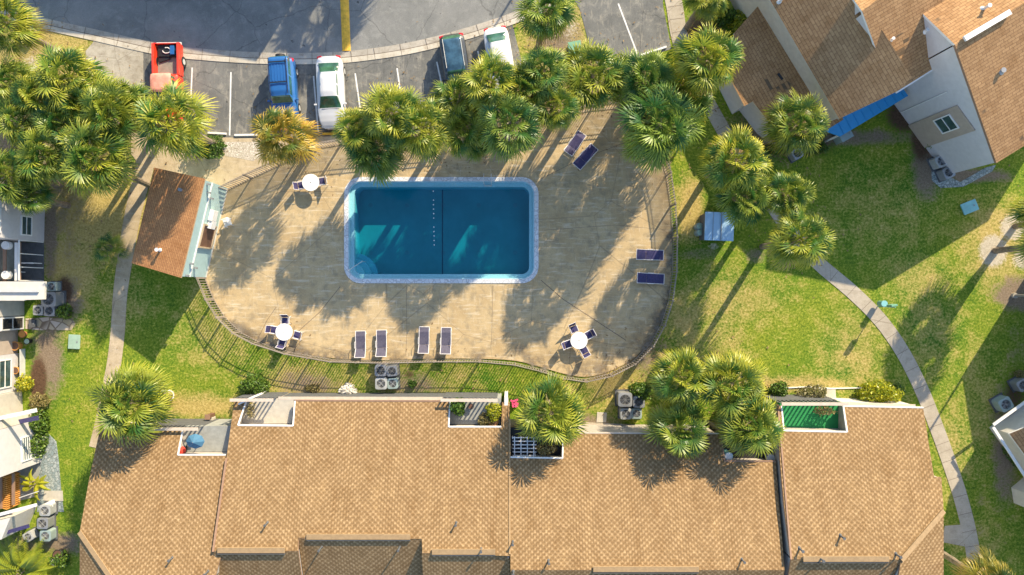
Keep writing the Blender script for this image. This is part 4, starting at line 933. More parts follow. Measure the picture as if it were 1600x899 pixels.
PALMS = [
 (10, 36, 5.2, 52, 'palm in the top left corner beside the aqua utility box', 'leaf', (97, 84)),
 (18, 128, 5.0, 48, 'palm at the left edge just below the leaning trunk', 'leaf', None),
 (108, 122, 5.6, 58, 'yellow green palm below the dry corner bed at the end of the fallen-looking trunk', 'leaf', None),
 (36, 190, 4.8, 50, 'palm at the left edge above the white stucco house', 'leaf', None),
 (95, 190, 5.2, 44, 'palm in the middle of the dense left cluster', 'leaf_dark', None),
 (172, 172, 5.8, 52, 'palm on the right side of the left cluster beside the parking slab', 'leaf', None),
 (266, 190, 6.8, 62, 'round palm hanging over the front of the red pickup', 'leaf', None),
 (205, 165, 5.2, 40, 'smaller palm squeezed between the red pickup palm and the left cluster', 'leaf_dark', None),
 (150, 250, 5.4, 62, 'low palm at the foot of the left cluster whose trunk slants to the pool house', 'leaf', (236, 290)),
 (70, 245, 5.0, 50, 'palm just above the roofless porch of the white house', 'leaf', None),
 (12, 275, 4.8, 48, 'palm cut off by the left edge right above the white stucco wall', 'leaf', None),
 (48, 305, 4.0, 34, 'dark drooping palm hanging over the white stucco wall', 'leaf_dark', None),
 (168, 388, 2.0, 27, 'small young palm standing alone on dry grass left of the pool house', 'sparse', None),
 (441, 212, 4.6, 52, 'orange tipped palm below the blue off-roader', 'leaf_orange', (485, 238)),
 (583, 232, 4.8, 53, 'dark green palm overhanging the top left corner of the pool', 'leaf_dark', None),
 (560, 200, 5.4, 40, 'small palm at the nose of the white sedan', 'leaf', None),
 (612, 178, 6.2, 52, 'palm top standing over the empty bay beside the white sedan', 'leaf', None),
 (660, 200, 6.0, 52, 'palm above the lane line end of the pool', 'leaf', None),
 (722, 202, 5.4, 44, 'dull palm with brown fronds in the row above the pool', 'leaf', None),
 (768, 128, 6.8, 50, 'palm between the dark car and the rear white car', 'leaf', None),
 (796, 192, 6.6, 54, 'large palm right above the pool ladder', 'leaf_dark', None),
 (850, 112, 6.6, 44, 'dark palm right of the second white car', 'leaf_dark', None),
 (866, 168, 6.0, 42, 'palm filling the row right of the ladder palm', 'leaf', None),
 (926, 120, 5.2, 58, 'broad yellow palm beside the green utility box', 'leaf', None),
 (1032, 195, 6.8, 68, 'largest dark palm over the top right bend of the pool fence', 'leaf_dark', None),
 (1008, 125, 6.0, 48, 'dark palm below the white wheel stop', 'leaf_dark', None),
 (1106, 95, 7.0, 58, 'bright yellow palm beside the low shaded roof', 'leaf', None),
 (854, 16, 6.4, 50, 'lone palm in the bed between the two parking areas', 'leaf_dark', None),
 (1105, -6, 5.0, 36, 'palm cut by the top edge next to the tan walkway', 'leaf', None),
 (1243, 196, 5.5, 52, 'round bright palm against the shaded low roof', 'leaf', None),
 (1150, 250, 6.4, 56, 'bright palm top above the pump enclosure cluster', 'leaf', None),
 (1164, 306, 5.4, 50, 'dark palm hanging over the pale blue pump enclosure', 'leaf_dark', None),
 (1232, 305, 5.8, 42, 'small bright palm between the upper and lower lawn palms', 'leaf', None),
 (1250, 374, 6.4, 52, 'palm at the start of the curving concrete path', 'leaf', None),
 (205, 628, 5.0, 66, 'wide palm at the end of the left footpath beside the tan roof', 'leaf', None),
 (862, 646, 5.2, 60, 'round palm over the white trellis of the townhouse row', 'leaf', None),
 (1063, 588, 5.5, 50, 'upper left palm of the clump of four above the roofs', 'leaf', None),
 (1144, 600, 5.5, 56, 'upper right palm of the clump of four above the roofs', 'leaf', None),
 (1062, 668, 5.0, 52, 'lower left palm of the clump of four casting its print on the roof', 'leaf', None),
 (1170, 660, 5.5, 58, 'lower right palm of the clump of four beside the green courtyard', 'leaf', None),
 (1545, 912, 5.0, 46, 'bright palm cut by the bottom edge below the curving path', 'leaf_orange', None),
 (1652, 380, 5.8, 52, 'palm beyond the right edge whose trunk leans in over sand', 'leaf', (1554, 392)),
 (1640, 335, 5.2, 50, 'palm poking in at the right edge above the sandy patches', 'leaf', (1586, 354)),
 (634, -320, 7.2, 76, 'palm north of the road casting a round shadow on it', 'leaf', None),
 (1064, 150, 4.2, 54, 'low palm between the bright yellow palm and the largest dark palm', 'leaf', None),
 (985, 128, 4.4, 46, 'low dark palm right of the broad yellow palm', 'leaf_dark', None),
 (1010, 215, 4.6, 42, 'lower palm tucked under the largest dark palm', 'leaf_dark', None),
 (716, 158, 5.4, 46, 'palm behind the dull brown fronded palm beside the dark crossover', 'leaf', None),
 (818, 142, 6.2, 46, 'palm between the ladder palm and the second white car', 'leaf', None),
 (62, 150, 5.2, 44, 'palm in the heart of the upper left cluster', 'leaf', None),
 (128, 165, 5.4, 42, 'palm nested right of the heart of the upper left cluster', 'leaf', None),
 (746, 222, 4.6, 30, 'low dark palm in the row leaning toward the pool ladder', 'leaf_dark', None),
]
for (x, y, h, r_, lab, kd, ln) in PALMS: palm(x, y, h, r_, lab, kd, lean=ln)
# feather palms (areca like) at the lower left
def feather(px, py, rad, n, label, cat, mat, h=.8, name='feather_palm'):
    r = random.Random(int(px)+5); V, F, AG, TP = [], [], [], []
    def put(p, a, t): V.append(tuple(p)); AG.append(a); TP.append(t); return len(V)-1
    for i in range(n):
        az = i*2.4+r.uniform(-.3, .3); L = rad*r.uniform(.8, 1.15); hd = Vector((math.cos(az), math.sin(az), 0)); sd0 = Vector((-hd.y, hd.x, 0)); rise = r.uniform(.5, 1.3)*h; bend = r.uniform(-.4, .4)
        o = Vector((r.uniform(-.3, .3), r.uniform(-.3, .3), 0))
        for k in range(22):
            t = k/21; c = o+hd*L*t+sd0*bend*t*t+Vector((0, 0, .4+rise*2.2*t*(1-.75*t)))
            tw = .5*math.sin(math.pi*min(1, t*.9+.1))*rad*.33+.05
            for s_ in (-1, 1):
                dr = (hd*.75+sd0*s_).normalized(); e = c+dr*tw-Vector((0, 0, tw*.35)); w = hd*.06
                a = put(c-w, .2, .3); b = put(c+w, .2, .3); q = put(e, .2, .9*r.uniform(.3, 1)); F.append((a, b, q))
    me = bpy.data.meshes.new('fronds'); me.from_pydata(V, [], F); set_attrs(me, AG, TP); me.materials.append(mat)
    rt = root(name, W(px, py), 0, label, cat); o = bpy.data.objects.new('fronds', me); COL.objects.link(o); o.parent = rt
    m = MB(); 
    for k in range(5): a = k*1.26; m.tube([(math.cos(a)*.12, math.sin(a)*.12, 0), (math.cos(a)*.2, math.sin(a)*.2, .8)], .04, 6)
    m.build('stem', M['trunk'], rt)
feather(42, 888, 2.7, 44, 'yellow green feather palm with long arching fronds in the bottom left corner', 'palm', M['leaf_yellow'], 1.2)
feather(62, 752, 1.0, 16, 'small yellow feather palm in the angled house patio', 'palm', M['leaf_yellow'], .6)
feather(1126, -5, 1.3, 16, 'yellow plant in the mulch bed at the top edge', 'plant', M['leaf_yellow'], .7, 'bed_plant')

# ------------------------------------------------------------------ bushes
def bush(px, py, rx, ry, h, label, mat='leaf_bush', dens=1.0, leaf=.09, name='bush', rz=0.0, cat='bush', z0=.02):
    r = random.Random(int(px*3+py*7)); V, F, AG, TP = [], [], [], []
    k = CAM_H/FPX; RX, RY = rx*k, ry*k; n = int(3000*dens*max(.12, RX*RY/1.2)); n = min(n, 7000)
    ph = [r.uniform(0, 6.28) for _ in range(4)]
    for i in range(n):
        u = r.uniform(-1, 1); az = r.uniform(0, 6.283); z = (u+1)/2; rad = math.sqrt(max(0, 1-(max(0, z-.35)/.65)**2)) if z > .35 else .85+.15*z/.35
        lump = 1+.16*math.sin(3*az+ph[0])+.10*math.sin(7*az+ph[1]+z*5)+.07*math.sin(13*az+ph[2]+9*z); q = (r.random()**.28)
        p = Vector((RX*rad*lump*q*math.cos(az), RY*rad*lump*q*math.sin(az), h*z*(.85+.15*lump)*(.75+.25*q)))
        a = Vector((r.gauss(0, 1), r.gauss(0, 1), r.gauss(0, .6))).normalized(); b = a.cross(Vector((r.gauss(0, 1), r.gauss(0, 1), r.gauss(0, 1)))).normalized()
        s = leaf*r.uniform(.6, 1.3); o = len(V); t = r.random()
        V += [tuple(p-a*s), tuple(p+b*s*.5), tuple(p+a*s), tuple(p-b*s*.5)]; F.append((o, o+1, o+2, o+3)); AG += [0]*4; TP += [t]*4
    me = bpy.data.meshes.new('foliage'); me.from_pydata(V, [], F); set_attrs(me, AG, TP); me.materials.append(M[mat])
    b0 = W(px, py, z0); rt = root(name, b0, rz, label, cat); o = bpy.data.objects.new('foliage', me); COL.objects.link(o); o.parent = rt
    m = MB()
    for j in range(4): a = j*1.6; m.tube([(0, 0, -.02), (RX*.4*math.cos(a), RY*.4*math.sin(a), h*.6)], .02, 5)
    m.build('stem', M['trunk'], rt); return rt
bush(328, 232, 30, 17, 1.3, 'clipped green hedge below the parking lot left of the pebble bed', leaf=.08, name='hedge', rz=R(4))
bush(1001, 609, 20, 14, 1.2, 'oval clipped bush overhanging the air conditioners below the fence bend')
bush(1214, 607, 13, 13, 1.1, 'small round dark green bush left of the edged bed', 'leaf_bush')
bush(1264, 612, 22, 12, 1.6, 'feathery dry looking bush in the edged bed above the green courtyard', 'leaf_drybush', .7)
bush(1364, 611, 32, 16, 2.0, 'large yellow green bush above the right townhouse roof', 'leaf_yellow', 1.0, .1)
bush(1400, 612, 8, 14, .8, 'dark shrub in the shade right of the yellow green bush', 'leaf_bush')
bush(402, 599, 22, 16, 1.5, 'light green bush below the fence curve by the long townhouse', 'leaf_bush', 1.0)
bush(545, 608, 13, 9, .7, 'white blossoming bush beside the dark board wall', 'leaf_white', 1.6, .08, 'flowering_bush')
bush(44, 598, 12, 13, 1.0, 'round yellow green bush under the white framed window', 'leaf_yellow', .8, .08)
bush(66, 628, 14, 16, .9, 'loose bush above the angled house corner', 'leaf_drybush', .8, .08)
bush(68, 655, 14, 20, 1.2, 'olive bush against the angled white parapet', 'leaf_bush', .9, .09)
bush(66, 690, 13, 20, 1.2, 'green bush beside the paned window of the angled house', 'leaf_bush', .9, .09)
bush(1432, 165, 14, 20, 1.6, 'shaded leafy bush right of the blue awning', 'leaf_bush', .9, .11)
bush(1458, 168, 10, 12, 1.9, 'small dark bush against the brown siding', 'leaf_bush', .8, .1)
bush(1450, 212, 14, 20, 1.2, 'dark bush between the brown siding and the air conditioners', 'leaf_bush', .9, .09)
bush(105, 487, 12, 12, .8, 'straggly dark plant right of the left house air conditioners', 'leaf_bush', .6, .1)
bush(1158, 40, 22, 22, 1.0, 'green shrub in the mulch bed beside the shingled corner', 'leaf_yellow', .7, .1)
bush(1130, 30, 20, 14, 1.0, 'dark shrub under the top edge palm', 'leaf_bush', .7, .1)
bush(1275, 232, 16, 9, .8, 'dark shrub beside the lone shaded air conditioner', 'leaf_bush', .7, .1)
bush(1205, 235, 14, 8, .8, 'shaded shrub below the round bright palm', 'leaf_bush', .7, .1)
bush(98, 872, 14, 12, .7, 'dark plant around the black pots', 'leaf_bush', .8, .09)
bush(716, 634, 11, 12, 1.2, 'spiky green potted plant in the corner of the plant courtyard', 'leaf_bush', 1.4, .12, 'potted_plant', 0, 'plant', z0=2.26)
bush(772, 642, 12, 14, 1.0, 'yellow flowered potted plant in the plant courtyard', 'leaf_yellow', 1.0, .08, 'potted_plant', 0, 'plant', z0=2.26)
bush(760, 655, 13, 9, .7, 'rust leaved potted plant at the bottom of the plant courtyard', 'leaf_drybush', 1.0, .1, 'potted_plant', 0, 'plant', z0=2.26)
bush(806, 626, 6, 6, .5, 'pink hanging blossom at the white wall end', 'leaf_bush', 1.0, .06, 'flowering_plant', 0, 'flowers')
bush(645, 600, 7, 6, .5, 'small green shrub right of the four fans below the fence', 'leaf_bush', .9, .07)
bush(490, 606, 12, 7, .35, 'low dry clump below the fence', 'leaf_drybush', .7, .08)
bush(395, 640, 6, 12, 0.9, 'climbing vine inside the white slatted courtyard', 'leaf_drybush', .5, .08, 'vine', 0, 'plant', z0=2.26)
bush(1284, 640, 16, 7, 1.0, 'bare twiggy shrub in the green turf courtyard', 'leaf_drybush', .5, .08, z0=2.62)
bush(852, 700, 16, 8, 1.0, 'orange potted plants in the trellis courtyard', 'leaf_drybush', .6, .08, 'potted_plant', 0, 'plant', z0=2.92)
m = MB(); rr = random.Random(3)
for i in range(26): m.cyl((rr.uniform(-.25, .25), rr.uniform(-.25, .25)), .07, .55+rr.uniform(0, .1), .62+rr.uniform(0, .1), 6)
rt = root('flower_pot', W(804, 628), 0, 'pink flowers beside the white end wall', 'flowers'); m.build('petals', M['flower'], rt)
m = MB(); m.cyl((0, 0), .16, 0, .5, 12, r2=.2); m.build('pot', M['terra'], rt)

# ------------------------------------------------------------------ vehicles
def lerp_tab(tab, s):
    for (a, *va), (b, *vb) in zip(tab, tab[1:]):
        if a <= s <= b:
            t = (s-a)/(b-a) if b > a else 0; t = t*t*(3-2*t)*.5+t*.5; return [x+(y-x)*t for x, y in zip(va, vb)]
    return list(tab[-1][1:])
def car(name, label, cat, px, py, rz, L, tabs, paint, glassr, wheels, extras=(), Wd=.9, group='cars parked nose down in the bays', roofpaint=None):
    """tabs: s(0 rear..1 front), half width, belt z, roof z, roof half width ; glassr: (rear0, rear1, wind0, wind1)"""
    rt = root(name, W(px, py), rz, label, cat, group)
    N = 56; rings = []
    for i in range(N+1):
        s = i/N; w, zb, zr, wr = lerp_tab(tabs, s); y = (s-.5)*L
        half = [(w*.93, .20), (w*.985, .34), (w, .58), (w*.985, zb-.06), (w*.93, zb), (wr+(w*.93-wr)*.12 if zr > zb+.12 else w*.86, zb+(zr-zb)*.12), (wr+.02, zr-.07 if zr > zb+.2 else zb+(zr-zb)*.5), (wr*.86, zr-.015), (wr*.5, zr), (0, zr+.01)]
        ring_ = [Vector((x, y, z)) for x, z in half]+[Vector((-x, y, z)) for x, z in reversed(half[:-1])]
        rings.append(ring_)
    K = len(rings[0]); parts = {'body': [], 'rear_window': [], 'windshield': [], 'side_window': [], 'roof': []}
    r0, r1, w0, w1 = glassr
    for i in range(N):
        s = (i+.5)/N
        for k in range(K-1):
            kk = min(k, K-2-k); key = 'body'
            if kk >= 6 and r0 < s < r1: key = 'rear_window'
            elif kk >= 6 and w0 < s < w1: key = 'windshield'
            elif kk == 5 and r0+.02 < s < w1-.03 and not any(abs(s-q) < .011 for q in glassr[1:3]) and abs(s-(r1+w0)/2) > .008: key = 'side_window'
            elif kk >= 6 and r1 < s < w0 and roofpaint: key = 'roof'
            parts[key].append((i, k))
    for key, cells in parts.items():
        if not cells: continue
        m = MB(); idx = {}
        for (i, k) in cells:
            f = []
            for (a, b) in ((i, k), (i, k+1), (i+1, k+1), (i+1, k)):
                if (a, b) not in idx: idx[(a, b)] = len(m.v); m.v.append(tuple(rings[a][b]))
                f.append(idx[(a, b)])
            m.f.append(tuple(f)); m.m.append(0)
        if key == 'body':
            for rg in (rings[0], rings[-1]):
                o = len(m.v); m.v += [tuple(p) for p in rg]; m.f.append(tuple(range(o, o+K)) if rg is rings[0] else tuple(reversed(range(o, o+K)))); m.m.append(0)
        m.build(key, paint if key == 'body' else (roofpaint if key == 'roof' else M['car_glass']), rt, smooth=(key != 'side_window'))
    for s in wheels:
        for sg in (-1, 1):
            m = MB(); y = (s-.5)*L; w = lerp_tab(tabs, s)[0]; seg = 20; x0 = sg*(w-.20); x1 = sg*(w+.012)
            vs = [(x0, y+.33*math.cos(2*math.pi*q/seg), .33+.33*math.sin(2*math.pi*q/seg)) for q in range(seg)]+[(x1, y+.33*math.cos(2*math.pi*q/seg), .33+.33*math.sin(2*math.pi*q/seg)) for q in range(seg)]
            m.add(vs, [(q, (q+1) % seg, seg+(q+1) % seg, seg+q) for q in range(seg)]+[tuple(range(seg)), tuple(range(seg, 2*seg))]); t_ = m.build('wheel', M['black'], rt)
            m = MB(); x2 = x1+sg*.004
            m.add([(x2, y+.2*math.cos(2*math.pi*q/seg), .33+.2*math.sin(2*math.pi*q/seg)) for q in range(seg)], [tuple(range(seg))]); g = m.build('rim', M['metal_pale'], rt); g.parent = t_
    zb0 = lerp_tab(tabs, .02)[1]; zb1 = lerp_tab(tabs, .97)[1]
    for sg in (-1, 1):
        w = lerp_tab(tabs, .03)[0]; m = MB(); m.box((sg*w*.84, -L/2+.12, zb0-.07), (.32, .26, .16), sg*R(12)); m.build('taillight', RED, rt, bevel=.03)
        w = lerp_tab(tabs, .96)[0]; m = MB(); m.box((sg*w*.78, L/2-.17, zb1-.12), (.34, .26, .12), -sg*R(22)); m.build('headlight', M['metal_pale'], rt, bevel=.03)
        w, zb, _, _ = lerp_tab(tabs, w1-.04); m = MB(); m.box((sg*(w+.09), (w1-.05-.5)*L, zb+.05), (.20, .12, .14)); m.build('mirror', paint, rt, bevel=.03)
    # shut lines for bonnet and doors
    m = MB()
    for s in (w1+.015,):
        w, zb, zr, wr = lerp_tab(tabs, s); m.box((0, (s-.5)*L, zr+.006), (w*1.3, .02, .015))
    m.build('wiper_line', M['black'], rt)
    return rt
RED = plain('red_lens', (0.55, 0.02, 0.03), .25)
P_white = plain('white_car_paint', (0.62, 0.63, 0.65), .3, var=.02, coat=.8); P_blue = plain('blue_car_paint', (0.02, 0.12, 0.36), .3, var=.05, coat=.8)
P_dark = plain('dark_car_paint', (0.02, 0.022, 0.022), .3, var=.1, coat=.8); P_roofglass = make_glass('glass_roof', (0.05, 0.12, 0.19), .12); P_red = plain('red_car_paint', (0.75, 0.05, 0.02), .35, var=.08, coat=.5)
P_fade = plain('faded_red_paint', (0.72, 0.30, 0.22), .6, var=.35, vscale=2.0); P_silver = plain('silver_paint', (0.55, 0.56, 0.60), .35, .3, var=.04, coat=.5)
SED = [(0, .52, .80, .82, .40), (.015, .68, .90, .93, .52), (.05, .80, .95, .99, .62), (.10, .87, .96, 1.03, .66), (.14, .89, .96, 1.08, .64), (.26, .90, .96, 1.36, .50), (.34, .90, .96, 1.43, .51), (.52, .90, .94, 1.45, .52), (.58, .90, .93, 1.40, .53), (.74, .90, .92, .99, .72), (.82, .88, .87, .92, .66), (.90, .83, .80, .84, .58), (.96, .72, .70, .73, .48), (.985, .60, .62, .65, .42), (1.0, .42, .54, .56, .30)]
SEDW = [(a, b*1.05, c, d, e*1.05) for a, b, c, d, e in SED]
car('white_sedan', 'white sedan with green tinted windows parked between painted lines', 'car', 521, 149, R(180)+R(2.5), 5.0, SEDW, P_white, (.115, .25, .585, .73), (.19, .80))
SUV = [(0, .78, 1.02, 1.55, .60), (.015, .86, 1.04, 1.66, .64), (.06, .88, 1.05, 1.76, .66), (.3, .89, 1.05, 1.78, .68), (.58, .89, 1.04, 1.76, .68), (.66, .89, 1.03, 1.66, .64), (.76, .89, 1.05, 1.12, .70), (.85, .87, 1.02, 1.06, .70), (.95, .84, .95, .98, .64), (1.0, .72, .70, .74, .5)]
bs = car('blue_offroader', 'blue off-roader with roof rack and rear spare wheel nosing under the orange palm', 'car', 449, 145, R(180)+R(4), 4.15, SUV, P_blue, (.0, .012, .66, .75), (.19, .80))
m = MB()
for x_ in (-.6, .6): m.tube([(x_, -1.9, 1.84), (x_, .6, 1.84)], .025)
for y_ in (-1.6, -.2): m.box((0, y_, 1.86), (1.2, .07, .05))
m.build('roof_rack', M['black'], bs)
m = MB(); 
for i in range(5): m.box((-.4+i*.2, -.9, 1.795), (.05, 1.2, .02))
m.build('roof_rib', P_blue, bs)
m = MB(); seg = 18; m.add([(.34*math.cos(2*math.pi*q/seg), -2.10, 1.0+.34*math.sin(2*math.pi*q/seg)) for q in range(seg)]+[(.34*math.cos(2*math.pi*q/seg), -2.33, 1.0+.34*math.sin(2*math.pi*q/seg)) for q in range(seg)], [(q, (q+1) % seg, seg+(q+1) % seg, seg+q) for q in range(seg)]+[tuple(range(seg)), tuple(range(seg, 2*seg))]); m.build('spare_wheel', M['black'], bs)
CRS = [(0, .60, .98, 1.05, .50), (.02, .80, 1.0, 1.16, .58), (.06, .88, 1.02, 1.38, .62), (.12, .90, 1.03, 1.58, .62), (.3, .91, 1.02, 1.66, .62), (.52, .91, 1.0, 1.66, .62), (.62, .91, .99, 1.55, .60), (.76, .91, .99, 1.06, .70), (.86, .89, .94, .98, .66), (.96, .80, .82, .85, .56), (1.0, .58, .62, .64, .40)]
dc = car('dark_crossover', 'black crossover with glass roof and red tail lamps', 'car', 714, 110, R(180)+R(9), 4.4, CRS, P_dark, (.03, .10, .60, .75), (.19, .80), roofpaint=P_roofglass)
m = MB()
for x_ in (-.62, .62): m.tube([(x_, -1.75, 1.6), (x_, -.6, 1.70), (x_, .3, 1.68)], .02)
m.build('roof_rail', M['metal_pale'], dc)
car('white_hatchback', 'white car half hidden under the palm row right of the black crossover', 'car', 782, 100, R(180)+R(10), 4.6, SED, P_white, (.115, .25, .585, .73), (.19, .80))
# red pickup
pk = root('red_pickup', W(270, 134), R(180)+R(1), 'old red pickup truck with open grey bed and faded cab roof', 'pickup truck', 'cars parked nose down in the bays')
m = MB(); w = .95
for sg in (-1, 1): m.box((sg*(w-.08), -1.55, .72), (.16, 2.25, .66)); m.box((sg*(w-.02), -1.55, .60), (.10, 2.2, .42))
m.box((0, -.42, .85), (1.72, .08, .62)); m.box((0, -1.55, .42), (1.74, 2.2, .10)); m.build('bed', P_red, pk, bevel=.04)
m = MB(); m.box((0, -1.55, .49), (1.56, 2.14, .03)); m.build('bed_floor', plain('worn_bed_liner', (.24, .23, .19), .8, var=.2), pk)
m = MB(); m.box((0, -2.70, .62), (1.8, .06, .5)); m.build('tailgate', P_red, pk, bevel=.02)
m = MB(); m.box((0, -2.82, .42), (1.75, .18, .16)); m.build('bumper', M['metal_pale'], pk, bevel=.03)
m = MB(); m.box((-.05, -2.25, .60), (1.45, .85, .16)); m.box((.3, -1.75, .56), (.8, .4, .1), .3); m.build('bed_tarp', M['black'], pk, bevel=.03)
m = MB(); m.tube([(.05+.28*math.cos(t*.63), -2.25+.2*math.sin(t*.63), .71+.02*(t % 2)) for t in range(9)], .035, 6); m.build('white_hose', M['white'], pk, smooth=True)
m = MB(); m.box((-.38, -2.25, .74), (.30, .62, .14)); m.build('blue_crate', P_blue, pk, bevel=.02)
PKT = [(0, .93, 1.12, 1.62, .62), (.03, .94, 1.12, 1.74, .68), (.1, .95, 1.12, 1.78, .70), (.36, .95, 1.11, 1.77, .70), (.42, .95, 1.1, 1.68, .66), (.58, .95, 1.1, 1.16, .76), (.7, .94, 1.05, 1.10, .74), (.92, .92, .98, 1.02, .68), (1, .84, .84, .86, .6)]
def cab():
    L = 3.15; N = 36; rings = []
    for i in range(N+1):
        s = i/N; w_, zb, zr, wr = lerp_tab(PKT, s); y = -.38+s*L
        half = [(w_*.95, .28), (w_, .6), (w_*.985, zb-.05), (w_*.94, zb), (wr+.05 if zr > zb+.15 else w_*.88, zb+(zr-zb)*.15), (wr+.01, zr-.06 if zr > zb+.2 else zb+(zr-zb)*.5), (wr*.88, zr-.01), (wr*.4, zr), (0, zr+.005)]
        rings.append([Vector((x, y, z)) for x, z in half]+[Vector((-x, y, z)) for x, z in reversed(half[:-1])])
    K = len(rings[0]); P = {'cab_body': [], 'windshield': [], 'side_window': [], 'cab_roof': []}
    for i in range(N):
        s = (i+.5)/N
        for k in range(K-1):
            kk = min(k, K-2-k); key = 'cab_body'
            if kk >= 5 and .42 < s < .575: key = 'windshield'
            elif kk == 4 and .05 < s < .5 and abs(s-.12) > .02: key = 'side_window'
            elif kk >= 5 and s < .42: key = 'cab_roof'
            P[key].append((i, k))
    for key, cells in P.items():
        m = MB(); idx = {}
        for (i, k) in cells:
            f = []
            for (a, b) in ((i, k), (i, k+1), (i+1, k+1), (i+1, k)):
                if (a, b) not in idx: idx[(a, b)] = len(m.v); m.v.append(tuple(rings[a][b]))
                f.append(idx[(a, b)])
            m.f.append(tuple(f)); m.m.append(0)
        if key == 'cab_body':
            for rg in (rings[0], rings[-1]): o = len(m.v); m.v += [tuple(p) for p in rg]; m.f.append(tuple(range(o, o+K))); m.m.append(0)
        m.build(key, {'cab_body': P_red, 'cab_roof': P_fade}.get(key, M['car_glass']), pk, smooth=(key != 'side_window'))
cab()
for y_ in (-1.55, 1.75):
    for sg in (-1, 1):
        m = MB(); seg = 20; x0, x1 = sg*(w-.18), sg*(w+.05); vs = [(x, y_+.36*math.cos(2*math.pi*q/seg), .36+.36*math.sin(2*math.pi*q/seg)) for x in (x0, x1) for q in range(seg)]
        m.add(vs, [(q, (q+1) % seg, seg+(q+1) % seg, seg+q) for q in range(seg)]+[tuple(range(seg)), tuple(range(seg, 2*seg))]); t_ = m.build('wheel', M['black'], pk)
        m = MB(); m.add([(x1+sg*.005, y_+.2*math.cos(2*math.pi*q/seg), .36+.2*math.sin(2*math.pi*q/seg)) for q in range(seg)], [tuple(range(seg))]); g = m.build('rim', M['metal_pale'], pk); g.parent = t_
for sg in (-1, 1):
    m = MB(); m.box((sg*.82, -2.71, .75), (.2, .08, .26)); m.build('taillight', RED, pk)
    m = MB(); m.box((sg*1.08, .95, 1.15), (.2, .1, .16)); m.build('mirror', M['black'], pk)
# wheel stops
def wheel_stop(px, py, L, rz, label, mat='white'):
    m = MB(); prof = [(-.09, 0), (-.06, .12), (.06, .12), (.09, 0)]; vs = [(sx*L/2, y, z) for sx in (-1, 1) for y, z in prof]
    m.add(vs, [(0, 1, 5, 4), (1, 2, 6, 5), (2, 3, 7, 6), (3, 0, 4, 7), (0, 3, 2, 1), (4, 5, 6, 7)]); o = m.build('wheel_stop', M[mat]); o.location = W(px, py); o.location.z = .02; o.rotation_euler = (0, 0, rz)
    tag(o, label, 'wheel stop', 'concrete wheel stops in the parking bays')
wheel_stop(340, 209, 1.3, R(-3), 'white wheel stop half under the pickup palm'); wheel_stop(386, 211.5, 1.7, R(1), 'white wheel stop left of the orange tipped palm')
wheel_stop(523, 209, 1.7, R(2), 'yellow wheel stop at the nose of the white sedan', 'yellow'); wheel_stop(1021, 80.5, 1.9, R(18), 'white wheel stop in the shaded bay at the top'); wheel_stop(972, 98, 1.6, R(22), 'white wheel stop touching the broad yellow palm')

# ------------------------------------------------------------------ pool furniture
DZ = .06
def make_lounger(sling, raise_=.5):
    rt = root('sun_lounger', (0, 0, DZ), 0, 'x', 'sun lounger', 'navy sling loungers on the pool deck')
    Lf, hw = 1.25, .35; a = raise_; hx = Lf+.68*math.cos(a); hz = .36+.68*math.sin(a)
    m = MB()
    for s_ in (-1, 1): m.tube([(s_*hw, 0, .30), (s_*hw, .35, .38), (s_*hw, .75, .35), (s_*hw, Lf, .36)], .022, 6)
    m.tube([(-hw, 0, .30), (hw, 0, .30)], .022, 6); m.build('frame', M['frame_white'], rt)
    m = MB()
    for s_ in (-1, 1): m.tube([(s_*hw, Lf, .36), (s_*hw*1.05, hx, hz)], .022, 6)
    m.tube([(-hw*1.05, hx, hz), (hw*1.05, hx, hz)], .022, 6); m.build('back_frame', M['frame_white'], rt)
    m = MB(); ys = [(.03, .30), (.35, .375), (.75, .345), (Lf, .355)]
    for (y0, z0), (y1, z1) in zip(ys, ys[1:]): m.quad((-hw+.02, y0, z0), (hw-.02, y0, z0), (hw-.02, y1, z1), (-hw+.02, y1, z1))
    m.build('seat', sling, rt)
    m = MB(); m.quad((-hw+.02, Lf+.01, .365), (hw-.02, Lf+.01, .365), (hw-.01, hx, hz-.01), (-hw+.01, hx, hz-.01)); m.build('backrest', sling, rt)
    for (y, z) in ((.25, .35), (Lf-.05, .36)):
        for s_ in (-1, 1): m = MB(); m.tube([(s_*hw, y, z), (s_*hw, y+(.08 if y > .5 else -.08), 0)], .02, 6); m.build('leg', M['frame_white'], rt)
    for s_ in (-1, 1): m = MB(); m.tube([(s_*(hw+.02), .75, .36), (s_*(hw+.03), .78, .56), (s_*(hw+.03), 1.2, .56)], .018, 6); m.build('armrest', M['frame_white'], rt)
    return rt
lo = make_lounger(M['navy_pale'], .55); lo2 = make_lounger(M['navy'], .12); lo3 = make_lounger(M['navy'], .55)
def place(o, px, py, rz, label):
    o.location = W(px, py); o.location.z = DZ; o.rotation_euler = (0, 0, rz); o['label'] = label; return o
def lounger(src, first, px, py, rz, label):      # px,py = foot end
    if first: return place(src, px, py, rz, label)
    q = dup(src, (0, 0, 0), 0, label); return place(q, px, py, rz, label)
lounger(lo, True, 565, 517, R(180)+R(1), 'leftmost of the four loungers along the lower fence'); lounger(lo, False, 597.5, 515.5, R(180)+R(1), 'second from left of the four loungers along the lower fence')
lounger(lo, False, 664, 510.5, R(180)+R(-1), 'third from left of the four loungers along the lower fence'); lounger(lo, False, 698, 511.5, R(180)+R(-1), 'rightmost of the four loungers along the lower fence')
lounger(lo3, True, 909, 210, R(180)-R(35), 'lounger with raised pale back at the upper right of the deck'); lounger(lo2, True, 928, 231, R(180)-R(42), 'flat navy lounger beside the raised one at the upper right of the deck')
